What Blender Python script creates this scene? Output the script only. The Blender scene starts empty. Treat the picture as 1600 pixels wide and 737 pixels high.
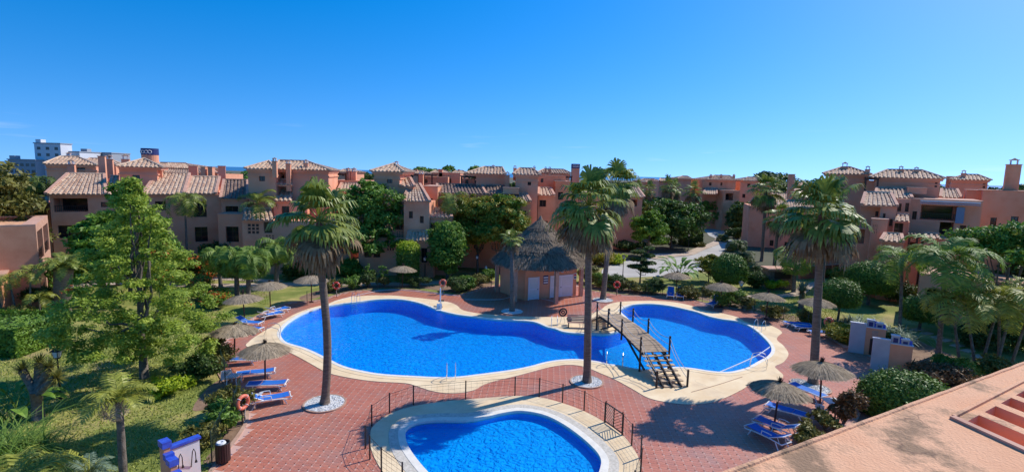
import bpy, math, random
import numpy as np
from mathutils import Vector, Matrix
from mathutils.geometry import tessellate_polygon
random.seed(7); RNG = np.random.default_rng(11)
R = math.radians
scene = bpy.context.scene
COL = scene.collection

# ------------------------------------------------------------ camera
F, W2, H2 = 800.0, 800.0, 368.5
CAMH, PITCH, ROLL = 12.0, R(6.95), R(1.4)
X0 = Vector((1, 0, 0)); FW = Vector((0, math.cos(PITCH), -math.sin(PITCH))); U0 = Vector((0, math.sin(PITCH), math.cos(PITCH)))
RT = X0 * math.cos(ROLL) + U0 * math.sin(ROLL); UP = U0 * math.cos(ROLL) - X0 * math.sin(ROLL)
cam_d = bpy.data.cameras.new('camera'); cam = bpy.data.objects.new('camera', cam_d); COL.objects.link(cam)
cam_d.sensor_width = 36; cam_d.lens = 18.0; cam_d.clip_start = 0.1; cam_d.clip_end = 30000
m = Matrix((RT, UP, -FW)).transposed().to_4x4(); m.translation = Vector((0, 0, CAMH)); cam.matrix_world = m
scene.camera = cam
def ray(px, py):
    return RT * ((px - W2) / F) + UP * (-(py - H2) / F) + FW
def G(px, py, z=0.0):                       # the point at height z seen at a pixel
    d = ray(px, py); t = (z - CAMH) / d.z; return Vector((d.x * t, d.y * t, z))
HROT = [0.0]                                # heading of the house being laid out
def P(px, py, Y):                           # the point at distance Y (measured square to the facade) seen at a pixel
    d = ray(px, py)
    if HROT[0]: c, s = math.cos(HROT[0]), math.sin(HROT[0]); d = Vector((d.x * c + d.y * s, -d.x * s + d.y * c, d.z))
    t = Y / d.y; return Vector((d.x * t, Y, CAMH + d.z * t))
def H(px, py, Y): return P(px, py, Y).z

# ------------------------------------------------------------ sky and sun
SUN_EL, SUN_AZ = R(45), R(58)               # azimuth from +Y towards +X
w = bpy.data.worlds.new('World'); scene.world = w; w.use_nodes = True
nt = w.node_tree; nt.nodes.clear()
def wn(t, **k):
    n = nt.nodes.new(t)
    for a, b in k.items(): setattr(n, a, b)
    return n
sky = wn('ShaderNodeTexSky', sky_type='NISHITA', sun_disc=False, sun_elevation=SUN_EL, sun_rotation=SUN_AZ, altitude=0, air_density=1.0, dust_density=0.3, ozone_density=3.0)
hs = wn('ShaderNodeHueSaturation'); hs.inputs['Saturation'].default_value = 1.48; hs.inputs['Value'].default_value = 1.0
bg = wn('ShaderNodeBackground'); bg.inputs[1].default_value = 0.14
out = wn('ShaderNodeOutputWorld')
tc = wn('ShaderNodeTexCoord')
# thin cirrus wisps low in the sky
mp = wn('ShaderNodeMapping'); mp.inputs['Scale'].default_value = (3, 3, 40)
nz = wn('ShaderNodeTexNoise'); nz.inputs['Scale'].default_value = 1.6; nz.inputs['Detail'].default_value = 4
cr = wn('ShaderNodeMapRange'); cr.inputs[1].default_value = .64; cr.inputs[2].default_value = .84
sp = wn('ShaderNodeSeparateXYZ')
b1 = wn('ShaderNodeMapRange'); b1.inputs[1].default_value = .005; b1.inputs[2].default_value = .03
b2 = wn('ShaderNodeMapRange'); b2.inputs[1].default_value = .09; b2.inputs[2].default_value = .04
m1 = wn('ShaderNodeMath', operation='MULTIPLY'); m2 = wn('ShaderNodeMath', operation='MULTIPLY'); m3 = wn('ShaderNodeMath', operation='MULTIPLY'); m3.inputs[1].default_value = .2
mx = wn('ShaderNodeMixRGB'); mx.inputs[2].default_value = (7, 8, 9.5, 1)
L = nt.links.new
L(tc.outputs['Generated'], mp.inputs[0]); L(mp.outputs[0], nz.inputs['Vector']); L(nz.outputs['Fac'], cr.inputs[0])
L(tc.outputs['Generated'], sp.inputs[0]); L(sp.outputs['Z'], b1.inputs[0]); L(sp.outputs['Z'], b2.inputs[0])
L(b1.outputs[0], m1.inputs[0]); L(b2.outputs[0], m1.inputs[1]); L(m1.outputs[0], m2.inputs[0]); L(cr.outputs[0], m2.inputs[1]); L(m2.outputs[0], m3.inputs[0])
va = wn('ShaderNodeVectorMath', operation='ADD'); va.inputs[1].default_value = (0, 0, .16); vn = wn('ShaderNodeVectorMath', operation='NORMALIZE')
L(tc.outputs['Generated'], va.inputs[0]); L(va.outputs[0], vn.inputs[0]); L(vn.outputs[0], sky.inputs['Vector'])
L(sky.outputs[0], hs.inputs['Color']); L(hs.outputs[0], mx.inputs[1]); L(m3.outputs[0], mx.inputs[0])
cm = wn('ShaderNodeMixRGB', blend_type='MULTIPLY'); cm.inputs[0].default_value = 1; cm.inputs[2].default_value = (1.12, .92, 1.0, 1)
L(mx.outputs[0], cm.inputs[1]); L(cm.outputs[0], bg.inputs[0]); L(bg.outputs[0], out.inputs[0])
sl = bpy.data.lights.new('sun', 'SUN'); sl.energy = 3.3; sl.angle = R(0.53); sl.color = (1, .95, .87)
sun = bpy.data.objects.new('sun', sl); COL.objects.link(sun)
sd = Vector((math.sin(SUN_AZ) * math.cos(SUN_EL), math.cos(SUN_AZ) * math.cos(SUN_EL), math.sin(SUN_EL)))
sun.rotation_euler = sd.to_track_quat('Z', 'Y').to_euler(); sun.location = (30, 20, 60)
scene.view_settings.view_transform = 'Standard'; scene.view_settings.look = 'None'; scene.view_settings.exposure = 0.5; scene.view_settings.gamma = 1
scene.view_settings.use_curve_mapping = False
scene.render.engine = 'CYCLES'
scene.cycles.max_bounces = 6; scene.cycles.transparent_max_bounces = 8

# ------------------------------------------------------------ materials
MATS = {}
def mat(name, col, rough=.7, col2=None, scale=4, detail=4, lo=.35, hi=.65, bump=0, bscale=40, metal=0, spec=.5, trans=0, island=0, stretch=None, col3=None, coord='Object', stain=None):
    if name in MATS: return MATS[name]
    M = bpy.data.materials.new(name); M.use_nodes = True; T = M.node_tree; N = T.nodes; Lk = T.links.new
    bs = N['Principled BSDF']; bs.inputs['Roughness'].default_value = rough; bs.inputs['Metallic'].default_value = metal
    bs.inputs['Specular IOR Level'].default_value = spec
    c4 = lambda c: (c[0], c[1], c[2], 1)
    tcn = N.new('ShaderNodeTexCoord'); vec = tcn.outputs[coord]
    if stretch:
        mpn = N.new('ShaderNodeMapping'); mpn.inputs['Scale'].default_value = stretch; Lk(vec, mpn.inputs[0]); vec = mpn.outputs[0]
    if col2:
        n = N.new('ShaderNodeTexNoise'); n.inputs['Scale'].default_value = scale; n.inputs['Detail'].default_value = detail; n.inputs['Roughness'].default_value = .6
        Lk(vec, n.inputs['Vector'])
        mr = N.new('ShaderNodeMapRange'); mr.inputs[1].default_value = lo; mr.inputs[2].default_value = hi; Lk(n.outputs['Fac'], mr.inputs[0])
        fac = mr.outputs[0]
        if island:
            g = N.new('ShaderNodeNewGeometry'); mm = N.new('ShaderNodeMixRGB'); mm.inputs[0].default_value = island
            Lk(fac, mm.inputs[1]); Lk(g.outputs['Random Per Island'], mm.inputs[2]); fac = mm.outputs[0]
        r = N.new('ShaderNodeValToRGB'); e = r.color_ramp.elements; e[0].color = c4(col); e[1].color = c4(col2)
        if col3: x = e.new(.5); x.color = c4(col3)
        Lk(fac, r.inputs[0]); cout = r.outputs[0]
        if stain:
            n2 = N.new('ShaderNodeTexNoise'); n2.inputs['Scale'].default_value = stain[1]; n2.inputs['Detail'].default_value = 6; n2.inputs['Roughness'].default_value = .7; Lk(vec, n2.inputs['Vector'])
            mr2 = N.new('ShaderNodeMapRange'); mr2.inputs[1].default_value = stain[2]; mr2.inputs[2].default_value = stain[3]; mr2.inputs[4].default_value = stain[4]; Lk(n2.outputs['Fac'], mr2.inputs[0])
            mm = N.new('ShaderNodeMixRGB'); mm.inputs[2].default_value = c4(stain[0]); Lk(mr2.outputs[0], mm.inputs[0]); Lk(cout, mm.inputs[1]); cout = mm.outputs[0]
        Lk(cout, bs.inputs['Base Color'])
    else:
        bs.inputs['Base Color'].default_value = c4(col); cout = None
    if bump:
        n = N.new('ShaderNodeTexNoise'); n.inputs['Scale'].default_value = bscale; n.inputs['Detail'].default_value = 5; Lk(vec, n.inputs['Vector'])
        b = N.new('ShaderNodeBump'); b.inputs['Strength'].default_value = bump; b.inputs['Distance'].default_value = .05; Lk(n.outputs['Fac'], b.inputs['Height']); Lk(b.outputs[0], bs.inputs['Normal'])
    if trans:
        tr = N.new('ShaderNodeBsdfTranslucent'); ms = N.new('ShaderNodeMixShader'); ms.inputs[0].default_value = trans
        if cout: Lk(cout, tr.inputs[0])
        else: tr.inputs[0].default_value = c4(col)
        Lk(bs.outputs[0], ms.inputs[1]); Lk(tr.outputs[0], ms.inputs[2]); Lk(ms.outputs[0], N['Material Output'].inputs[0])
    MATS[name] = M; return M

STUCCO = mat('pink_stucco', (.74, .30, .165), .9, (.86, .41, .25), scale=.5, detail=5, bump=.15, bscale=12, stain=((.48, .24, .17), .25, .5, .75, .55))
STUCCO2 = mat('salmon_stucco', (.72, .28, .14), .9, (.84, .38, .21), scale=.6, detail=5, bump=.15, bscale=12)
TRIM = mat('pale_stucco_trim', (.62, .36, .25), .9, (.5, .27, .18), scale=2)
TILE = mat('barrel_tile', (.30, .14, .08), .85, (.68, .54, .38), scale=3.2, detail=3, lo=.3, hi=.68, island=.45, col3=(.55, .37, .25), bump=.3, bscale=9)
TILED = mat('dark_barrel_tile', (.10, .06, .05), .85, (.42, .30, .21), scale=3.2, detail=3, lo=.3, hi=.68, island=.45, col3=(.26, .16, .11), bump=.3, bscale=9)  # darker tile copy, on one roof also standing in for shadow
GLASSD = mat('dark_window_glass', (.015, .018, .022), .08)
WOODD = mat('dark_brown_joinery', (.055, .022, .014), .5)
WHITE = mat('white_plastic', (.78, .78, .77), .35)
WHITEW = mat('white_wall_paint', (.78, .77, .74), .8, (.7, .69, .66), scale=1)
BLUECAP = mat('blue_glazed_tile', (.03, .07, .45), .25, (.05, .12, .6), scale=6)
BLUEF = mat('blue_sling_fabric', (.01, .13, .52), .7, (.015, .17, .62), scale=14, bump=.2, bscale=200)
DARKM = mat('dark_metal', (.02, .018, .016), .5)
GREENM = mat('dark_green_metal', (.012, .045, .03), .5)
STEEL = mat('stainless_steel', (.72, .73, .75), .18, metal=1)
RUST = mat('rust_brown_metal', (.07, .022, .014), .6)
STRAW = mat('grey_straw', (.11, .08, .05), .95, (.62, .48, .31), scale=7, lo=.3, hi=.7, island=.75)
THATCH = mat('old_reed_thatch', (.075, .052, .034), .95, (.36, .27, .18), scale=2.5, detail=6, lo=.3, hi=.7, island=.7)
WOOD = mat('weathered_wood', (.24, .165, .10), .85, (.58, .43, .285), scale=5, detail=6, lo=.3, hi=.7, island=.5)
WOODK = mat('dark_tarred_timber', (.03, .022, .018), .8, (.075, .05, .038), scale=6)
ROPE = mat('pale_rope', (.55, .5, .42), .9)
BARK = mat('palm_bark', (.13, .095, .07), .95, (.24, .18, .135), scale=3, detail=6, bump=.6, bscale=14, stretch=(1, 1, 6))
BARKG = mat('grey_bark', (.10, .08, .06), .95, (.22, .18, .145), scale=5, detail=6, bump=.5, bscale=22)
PALMG = mat('fan_frond_green', (0.09, 0.14, 0.022), .45, (0.38, 0.42, 0.075), scale=.9, lo=.3, hi=.7, island=.6, trans=.22, spec=.3)
PALMD = mat('dead_frond', (.12, .07, .035), .9, (.36, .25, .13), scale=1.5, island=.6, trans=.15)
FEATH = mat('feather_frond_green', (0.0783, 0.173, 0.0218), .6, (0.293, 0.407, 0.0544), scale=.9, island=.6, trans=.3)
FEATHY = mat('yellow_green_frond', (0.196, 0.219, 0.0218), .5, (0.522, 0.522, 0.087), scale=.9, island=.6, trans=.3)
DRYF = mat('dry_pinkish_frond', (.25, .18, .14), .8, (.45, .36, .3), scale=2, island=.6, trans=.15)
def leafmat(n, a, b, t=.25, c=None): return mat(n, a, .55, b, scale=.55, detail=2, lo=.3, hi=.7, island=.55, trans=t, col3=c, spec=.35)
LF_BRIGHT = leafmat('bright_ash_leaf', (0.0686, 0.157, 0.0163), (0.313, 0.47, 0.0435), .3, (0.147, 0.266, 0.0239))
LF_ASH = leafmat('airy_ash_leaf', (.15, .23, .025), (.58, .64, .10), .42, (.31, .42, .05))
LF_MID = leafmat('mid_green_leaf', (0.0582, 0.149, 0.0205), (0.239, 0.381, 0.044))
LF_DARK = leafmat('dark_green_leaf', (0.0265, 0.0635, 0.0147), (0.132, 0.201, 0.0323))
LF_YEL = leafmat('yellowing_leaf', (0.158, 0.19, 0.0175), (0.587, 0.431, 0.0783), .25, (0.292, 0.296, 0.0294))
LF_LIME = leafmat('lime_leaf', (0.196, 0.313, 0.013), (0.587, 0.658, 0.0326), .3)
LF_GREY = leafmat('blue_grey_leaf', (0.087, 0.145, 0.087), (0.29, 0.377, 0.246), .2)
LF_RED = leafmat('magenta_bract', (0.319, 0.0145, 0.0725), (0.609, 0.0435, 0.145), .2)
LF_ORANGE = leafmat('orange_flower', (0.507, 0.087, 0.0145), (0.797, 0.203, 0.029), .2)
LF_BALL = leafmat('clipped_laurel_leaf', (0.0317, 0.0952, 0.0147), (0.198, 0.316, 0.0294), .12)
LF_OLIVE = leafmat('olive_shrub_leaf', (0.0882, 0.094, 0.0163), (0.293, 0.266, 0.0544), .2)
LF_BROWN = leafmat('russet_shrub_leaf', (0.102, 0.0653, 0.029), (0.319, 0.174, 0.0725), .2)
LF_CORE = mat('inner_shade_core', (.03, .05, .015), 1)  # solid bush core, the shade between leaves put into its colour
GRASS = mat('mown_grass', (.13, .16, .022), .95, (.46, .37, .12), scale=.28, detail=9, lo=.32, hi=.66, bump=1.0, bscale=22, col3=(.21, .24, .042), coord='Object', stain=((.38, .26, .14), .22, .54, .68, .75))
FARG = mat('far_ground', (.06, .07, .035), 1, (.14, .12, .07), scale=.02, detail=8)
SOIL = mat('bare_soil', (.17, .10, .06), .95, (.30, .19, .12), scale=1.5, detail=7, bump=.5, bscale=12)
MORTAR = mat('pale_mortar', (.58, .36, .29), .95)
PAVER = mat('terracotta_paver', (.42, .12, .065), .5, (.58, .215, .13), scale=.35, detail=8, island=.4, lo=.3, hi=.7, bump=.1, bscale=30, stain=((.36, .20, .16), .3, .48, .66, .8))
PAVB = mat('blue_inset_tile', (.03, .035, .12), .35, (.08, .07, .20), scale=3, island=.8)
DECK = mat('cream_stone_deck', (.74, .54, .31), .85, (.86, .68, .43), scale=.7, detail=7, bump=.12, bscale=25, stain=((.52, .38, .25), .5, .52, .72, .5))
COPE = mat('white_coping', (.82, .77, .66), .7, (.70, .66, .57), scale=3, detail=6)
COPE2 = mat('pale_grey_mosaic_ring', (.46, .42, .34), .8, (.66, .60, .50), scale=9, detail=4)
STONEW = mat('white_gravel', (.82, .81, .78), .9, (.35, .34, .32), scale=26, detail=2, lo=.56, hi=.72, bump=1, bscale=40)
ROAD = mat('worn_asphalt', (.38, .36, .32), .95, (.50, .47, .42), scale=.35, detail=9, bump=.1, bscale=40, stain=((.26, .25, .23), .12, .5, .72, .6))
PATH = mat('pale_path', (.42, .31, .22), .95, (.55, .43, .32), scale=.6, detail=7, bump=.1)
KERB = mat('kerb_stone', (.38, .22, .15), .9, (.5, .33, .24), scale=2)
RED = mat('faded_red_plastic', (.72, .07, .035), .45, (.6, .05, .03), scale=5)
REDW = mat('worn_orange_plastic', (.75, .18, .10), .5)
SCUFF = mat('weathered_terrace_roof', (.68, .34, .18), .92, (.82, .47, .27), scale=.9, detail=9, lo=.3, hi=.7, bump=.5, bscale=26, stain=((.20, .125, .065), .9, .50, .62, .85))
BLACK = mat('black_plastic', (.012, .012, .014), .35)
BINB = mat('brown_bin_slats', (.05, .02, .018), .6)
SIGNR = mat('sign_red', (.6, .01, .02), .5)
SIGNB = mat('sign_navy', (.02, .03, .14), .5)
DOORW = mat('white_door_paint', (.80, .78, .80), .45)
HOTEL = mat('white_hotel_wall', (.62, .63, .66), .9)
GREYW = mat('shade_toned_white_paint', (.50, .49, .50), .8, (.42, .41, .42), scale=1.2)  # white paint, darkened in its colour to stand in for shade
HOTELG = mat('grey_far_wall', (.32, .34, .37), .9)
AWN = mat('blue_grey_panel', (.16, .24, .34), .6)
SEA = mat('sea_water', (.015, .07, .16), .25)
BRICKW = mat('salmon_garden_wall', (.52, .20, .12), .9, (.42, .15, .09), scale=1)
STONEWALL = mat('rubble_stone', (.10, .07, .05), .95, (.24, .18, .13), scale=3, detail=5, bump=.8, bscale=6)

def cracks(M, sc, col, wd):
    T = M.node_tree; N = T.nodes; bs = N['Principled BSDF']; src = bs.inputs['Base Color'].links[0].from_socket; tcn = N.new('ShaderNodeTexCoord')
    nz_ = N.new('ShaderNodeTexNoise'); nz_.inputs['Scale'].default_value = sc * 1.5; nz_.inputs['Detail'].default_value = 5; T.links.new(tcn.outputs['Object'], nz_.inputs['Vector'])
    ad = N.new('ShaderNodeMixRGB'); ad.inputs[0].default_value = .35; T.links.new(tcn.outputs['Object'], ad.inputs[1]); T.links.new(nz_.outputs['Color'], ad.inputs[2])
    v = N.new('ShaderNodeTexVoronoi'); v.feature = 'DISTANCE_TO_EDGE'; v.inputs['Scale'].default_value = sc; T.links.new(ad.outputs[0], v.inputs['Vector'])
    mr = N.new('ShaderNodeMapRange'); mr.inputs[1].default_value = 0; mr.inputs[2].default_value = wd; mr.inputs[3].default_value = 1; mr.inputs[4].default_value = 0; T.links.new(v.outputs['Distance'], mr.inputs[0])
    n2 = N.new('ShaderNodeTexNoise'); n2.inputs['Scale'].default_value = sc * .8; T.links.new(tcn.outputs['Object'], n2.inputs['Vector'])
    m2_ = N.new('ShaderNodeMapRange'); m2_.inputs[1].default_value = .5; m2_.inputs[2].default_value = .62; m2_.inputs[4].default_value = .75; T.links.new(n2.outputs['Fac'], m2_.inputs[0])
    mu = N.new('ShaderNodeMath'); mu.operation = 'MULTIPLY'; T.links.new(mr.outputs[0], mu.inputs[0]); T.links.new(m2_.outputs[0], mu.inputs[1])
    mm = N.new('ShaderNodeMixRGB'); mm.inputs[2].default_value = (*col, 1); T.links.new(mu.outputs[0], mm.inputs[0]); T.links.new(src, mm.inputs[1]); T.links.new(mm.outputs[0], bs.inputs['Base Color'])
cracks(SCUFF, 1.1, (.16, .09, .05), .012); cracks(DECK, .55, (.40, .29, .18), .006)

def water_mat(name, tint):
    M = bpy.data.materials.new(name); M.use_nodes = True; T = M.node_tree; N = T.nodes; N.clear(); Lk = T.links.new
    o = N.new('ShaderNodeOutputMaterial'); tr = N.new('ShaderNodeBsdfTransparent'); tr.inputs[0].default_value = tint
    gl = N.new('ShaderNodeBsdfGlossy'); gl.inputs['Roughness'].default_value = .02
    fr = N.new('ShaderNodeFresnel'); fr.inputs[0].default_value = 1.33
    nz = N.new('ShaderNodeTexNoise'); nz.inputs['Scale'].default_value = 3.2; nz.inputs['Detail'].default_value = 5; nz.inputs['Distortion'].default_value = 1.2
    tcn = N.new('ShaderNodeTexCoord'); Lk(tcn.outputs['Object'], nz.inputs['Vector'])
    bp = N.new('ShaderNodeBump'); bp.inputs['Strength'].default_value = .6; bp.inputs['Distance'].default_value = .08
    Lk(nz.outputs['Fac'], bp.inputs['Height']); Lk(bp.outputs[0], fr.inputs['Normal']); Lk(bp.outputs[0], gl.inputs['Normal'])
    ms = N.new('ShaderNodeMixShader'); Lk(fr.outputs[0], ms.inputs[0]); Lk(tr.outputs[0], ms.inputs[1]); Lk(gl.outputs[0], ms.inputs[2]); Lk(ms.outputs[0], o.inputs[0])
    return M
WATER = water_mat('pool_water', (.40, .95, 1, 1))
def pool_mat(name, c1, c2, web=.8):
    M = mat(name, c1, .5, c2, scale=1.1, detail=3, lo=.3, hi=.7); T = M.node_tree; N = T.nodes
    # brighter web painted into the colour for water-ripple light, over the mottling
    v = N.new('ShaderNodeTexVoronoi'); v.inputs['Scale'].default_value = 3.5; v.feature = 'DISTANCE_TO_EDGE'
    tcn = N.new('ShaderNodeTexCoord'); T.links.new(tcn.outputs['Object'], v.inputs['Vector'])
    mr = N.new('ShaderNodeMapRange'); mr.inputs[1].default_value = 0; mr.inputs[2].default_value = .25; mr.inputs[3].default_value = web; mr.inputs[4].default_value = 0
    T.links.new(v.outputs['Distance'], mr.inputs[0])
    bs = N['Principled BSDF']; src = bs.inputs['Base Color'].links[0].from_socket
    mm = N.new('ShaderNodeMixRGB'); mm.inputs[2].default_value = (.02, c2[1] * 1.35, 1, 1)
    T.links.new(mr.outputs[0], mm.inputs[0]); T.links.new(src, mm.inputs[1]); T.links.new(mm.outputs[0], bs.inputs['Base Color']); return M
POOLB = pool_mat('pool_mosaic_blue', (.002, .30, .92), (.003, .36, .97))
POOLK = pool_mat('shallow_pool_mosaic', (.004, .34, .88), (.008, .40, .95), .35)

# ------------------------------------------------------------ mesh building
class MB:
    def __init__(s): s.v = []; s.f = []; s.mi = []; s.mats = []; s.nv = 0
    def _m(s, M):
        if M not in s.mats: s.mats.append(M)
        return s.mats.index(M)
    def add(s, vs, fs, M):
        i = s._m(M); o = s.nv
        s.v.append(np.asarray([tuple(p) for p in vs], float).reshape(-1, 3)); s.nv += len(vs)
        for f in fs: s.f.append([a + o for a in f]); s.mi.append(i)
    def quads(s, arr, M):                   # arr (n,4,3): separate quads, kept fast
        i = s._m(M); n = len(arr); o = s.nv; s.v.append(np.asarray(arr, float).reshape(-1, 3)); s.nv += 4 * n
        q = np.arange(4 * n).reshape(n, 4) + o
        s.f.extend(q.tolist()); s.mi.extend([i] * n)
    def box(s, c, d, M, rz=0, top=None):
        cx, cy, cz = c; dx, dy, dz = d[0] / 2, d[1] / 2, d[2] / 2; ca, sa = math.cos(rz), math.sin(rz); vs = []
        for z in (-1, 1):
            k = top if (top and z > 0) else 1
            for x, y in ((-1, -1), (1, -1), (1, 1), (-1, 1)):
                X, Y = x * dx * k, y * dy * k; vs.append((cx + X * ca - Y * sa, cy + X * sa + Y * ca, cz + z * dz))
        s.add(vs, [(0, 3, 2, 1), (4, 5, 6, 7), (0, 1, 5, 4), (1, 2, 6, 5), (2, 3, 7, 6), (3, 0, 4, 7)], M)
    def bx(s, x0, x1, y0, y1, z0, z1, M): s.box(((x0 + x1) / 2, (y0 + y1) / 2, (z0 + z1) / 2), (abs(x1 - x0), abs(y1 - y0), abs(z1 - z0)), M)
    def tube(s, pts, rad, M, n=8, cap=True):
        pts = [Vector(p) for p in pts]; k = len(pts)
        rad = rad if hasattr(rad, '__len__') else [rad] * k
        vs = []
        for i, p in enumerate(pts):
            t = (pts[min(i + 1, k - 1)] - pts[max(i - 1, 0)]).normalized()
            a = t.cross(Vector((0, 0, 1)) if abs(t.z) < .9 else Vector((1, 0, 0))).normalized(); b = t.cross(a)
            for j in range(n):
                th = 2 * math.pi * j / n; vs.append(p + (a * math.cos(th) + b * math.sin(th)) * rad[i])
        fs = [(i * n + j, i * n + (j + 1) % n, (i + 1) * n + (j + 1) % n, (i + 1) * n + j) for i in range(k - 1) for j in range(n)]
        if cap: fs += [tuple(range(n)), tuple((k - 1) * n + j for j in reversed(range(n)))]
        s.add(vs, fs, M)
    def bar(s, a, b, wd, th, M):            # a board from a to b
        a, b = Vector(a), Vector(b); t = (b - a).normalized(); sx = t.cross(Vector((0, 0, 1)))
        sx = sx.normalized() if sx.length > 1e-4 else Vector((1, 0, 0)); u = sx.cross(t)
        vs = [p + sx * i * wd / 2 + u * j * th / 2 for p in (a, b) for i, j in ((-1, -1), (1, -1), (1, 1), (-1, 1))]
        s.add(vs, [(0, 1, 2, 3), (7, 6, 5, 4), (0, 4, 5, 1), (1, 5, 6, 2), (2, 6, 7, 3), (3, 7, 4, 0)], M)
    def prism(s, poly, z0, z1, M, sides=True):
        n = len(poly); vs = [(p[0], p[1], z1) for p in poly] + [(p[0], p[1], z0) for p in poly]
        tri = tessellate_polygon([[Vector((p[0], p[1], 0)) for p in poly]])
        fs = [t if cwp(poly, t) else t[::-1] for t in tri]
        if sides: fs += [(i, (i + 1) % n, (i + 1) % n + n, i + n) for i in range(n)]
        s.add(vs, fs, M)
    def torus(s, c, Rr, r, M, ax=Vector((0, 1, 0)), n=20, k=8):
        ax = ax.normalized(); a = ax.cross(Vector((0, 0, 1)) if abs(ax.z) < .9 else Vector((1, 0, 0))).normalized(); b = ax.cross(a); vs = []
        for i in range(n):
            t = 2 * math.pi * i / n; d = a * math.cos(t) + b * math.sin(t)
            for j in range(k):
                q = 2 * math.pi * j / k; vs.append(Vector(c) + d * (Rr + r * math.cos(q)) + ax * r * math.sin(q))
        s.add(vs, [(i * k + j, ((i + 1) % n) * k + j, ((i + 1) % n) * k + (j + 1) % k, i * k + (j + 1) % k) for i in range(n) for j in range(k)], M)
    def build(s, name, parent=None, smooth=False, at=None):
        me = bpy.data.meshes.new(name); V = np.concatenate(s.v) if s.v else np.zeros((0, 3))
        if at is not None: V = V - np.array(tuple(at))
        elif parent is not None and parent.get('_w'): V = V - np.array(tuple(parent['_o']))
        nf = len(s.f); lens = np.fromiter((len(f) for f in s.f), np.int32, nf); loops = np.fromiter((i for f in s.f for i in f), np.int32)
        me.vertices.add(len(V)); me.vertices.foreach_set('co', V.astype(np.float32).ravel())
        me.loops.add(len(loops)); me.loops.foreach_set('vertex_index', loops)
        me.polygons.add(nf); st = np.zeros(nf, np.int32); st[1:] = np.cumsum(lens)[:-1]
        me.polygons.foreach_set('loop_start', st); me.polygons.foreach_set('material_index', np.array(s.mi, np.int32))
        for M in s.mats: me.materials.append(M)
        me.polygons.foreach_set('use_smooth', np.full(nf, bool(smooth)))
        me.update(calc_edges=True); me.validate()
        o = bpy.data.objects.new(name, me); COL.objects.link(o)
        if parent is not None:
            o.parent = parent
            if parent.get('_w'): o['_w'] = 1; o['_o'] = tuple(parent['_o'])
        if at is not None: o.location = at
        return o
def cwp(poly, t):
    a, b, c = (poly[i] for i in t); return (b[0] - a[0]) * (c[1] - a[1]) - (b[1] - a[1]) * (c[0] - a[0]) > 0
def tag(o, label, cat, group=None, kind=None):
    o['label'] = label; o['category'] = cat
    if group: o['group'] = group
    if kind: o['kind'] = kind
    return o
def setting(o, kind='structure'): o['kind'] = kind; return o
def thing(name, label, cat, loc, group=None, rz=0, world=False):
    o = bpy.data.objects.new(name, None); COL.objects.link(o); o.location = loc; o.rotation_euler = (0, 0, rz); o.empty_display_size = .3
    tag(o, label, cat, group)
    if world: o['_w'] = 1; o['_o'] = tuple(loc)
    return o
def dup(o, loc=None, rz=None, sc=None, label=None, group=None, parent=None):
    c = o.copy(); COL.objects.link(c)
    if parent is not None: c.parent = parent
    if loc is not None: c.location = loc
    if rz is not None: c.rotation_euler = (0, 0, rz)
    if sc is not None: c.scale = sc if hasattr(sc, '__len__') else (sc, sc, sc)
    if label: c['label'] = label
    if group: c['group'] = group
    for ch in o.children: dup(ch, parent=c)
    return c
class Proto:                                # first use places the prototype itself, later uses copy it
    def __init__(s, o): s.o = o; s.used = False
    def put(s, loc, rz=0, sc=1, label=None, group=None, cat=None):
        if s.used: o = dup(s.o, loc, rz, sc, label, group)
        else:
            s.used = True; o = s.o; o.location = loc; o.rotation_euler = (0, 0, rz); o.scale = (sc, sc, sc) if not hasattr(sc, '__len__') else sc
            if label: o['label'] = label
            if group: o['group'] = group
        if cat: o['category'] = cat
        return o
def smoothpoly(pts, n=5, closed=True):
    out = []; k = len(pts)
    for i in range(k if closed else k - 1):
        if closed: p0, p1, p2, p3 = pts[(i - 1) % k], pts[i], pts[(i + 1) % k], pts[(i + 2) % k]
        else: p0, p1, p2, p3 = pts[max(i - 1, 0)], pts[i], pts[i + 1], pts[min(i + 2, k - 1)]
        for j in range(n):
            t = j / n; out.append(tuple(.5 * (2 * p1[a] + (p2[a] - p0[a]) * t + (2 * p0[a] - 5 * p1[a] + 4 * p2[a] - p3[a]) * t * t + (3 * p1[a] - p0[a] - 3 * p2[a] + p3[a]) * t ** 3) for a in (0, 1)))
    if not closed: out.append(tuple(pts[-1][:2]))
    return out
def px2w(l, z=0): return [tuple(G(a, b, z)[:2]) for a, b in l]
def area(p): return .5 * sum(p[i][0] * p[(i + 1) % len(p)][1] - p[(i + 1) % len(p)][0] * p[i][1] for i in range(len(p)))
def offs(p, d):                             # outward offset of a closed counter-clockwise outline
    n = len(p); o = []
    sgn = 1 if area(p) > 0 else -1
    for i in range(n):
        a, b = p[(i - 1) % n], p[(i + 1) % n]; dx, dy = b[0] - a[0], b[1] - a[1]; l = math.hypot(dx, dy) or 1
        o.append((p[i][0] + sgn * d * dy / l, p[i][1] - sgn * d * dx / l))
    return o
def sheet(name, polys, z, M):
    flat = [(x, y) for p in polys for x, y in p]
    tri = tessellate_polygon([[Vector((x, y, 0)) for x, y in p] for p in polys])
    b = MB(); b.add([(x, y, z) for x, y in flat], [t if cwp(flat, t) else t[::-1] for t in tri], M)
    return setting(b.build(name))
def ring(mb, inner, outer, z, M, zi=None, zo=None):
    n = len(inner); zi = z if zi is None else zi
    vs = [(x, y, z) for x, y in inner] + [(x, y, z) for x, y in outer]
    s = 1 if area(inner) > 0 else -1
    fs = [(i, i + n, (i + 1) % n + n, (i + 1) % n) if s > 0 else (i, (i + 1) % n, (i + 1) % n + n, i + n) for i in range(n)]
    mb.add(vs, fs, M)
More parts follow.
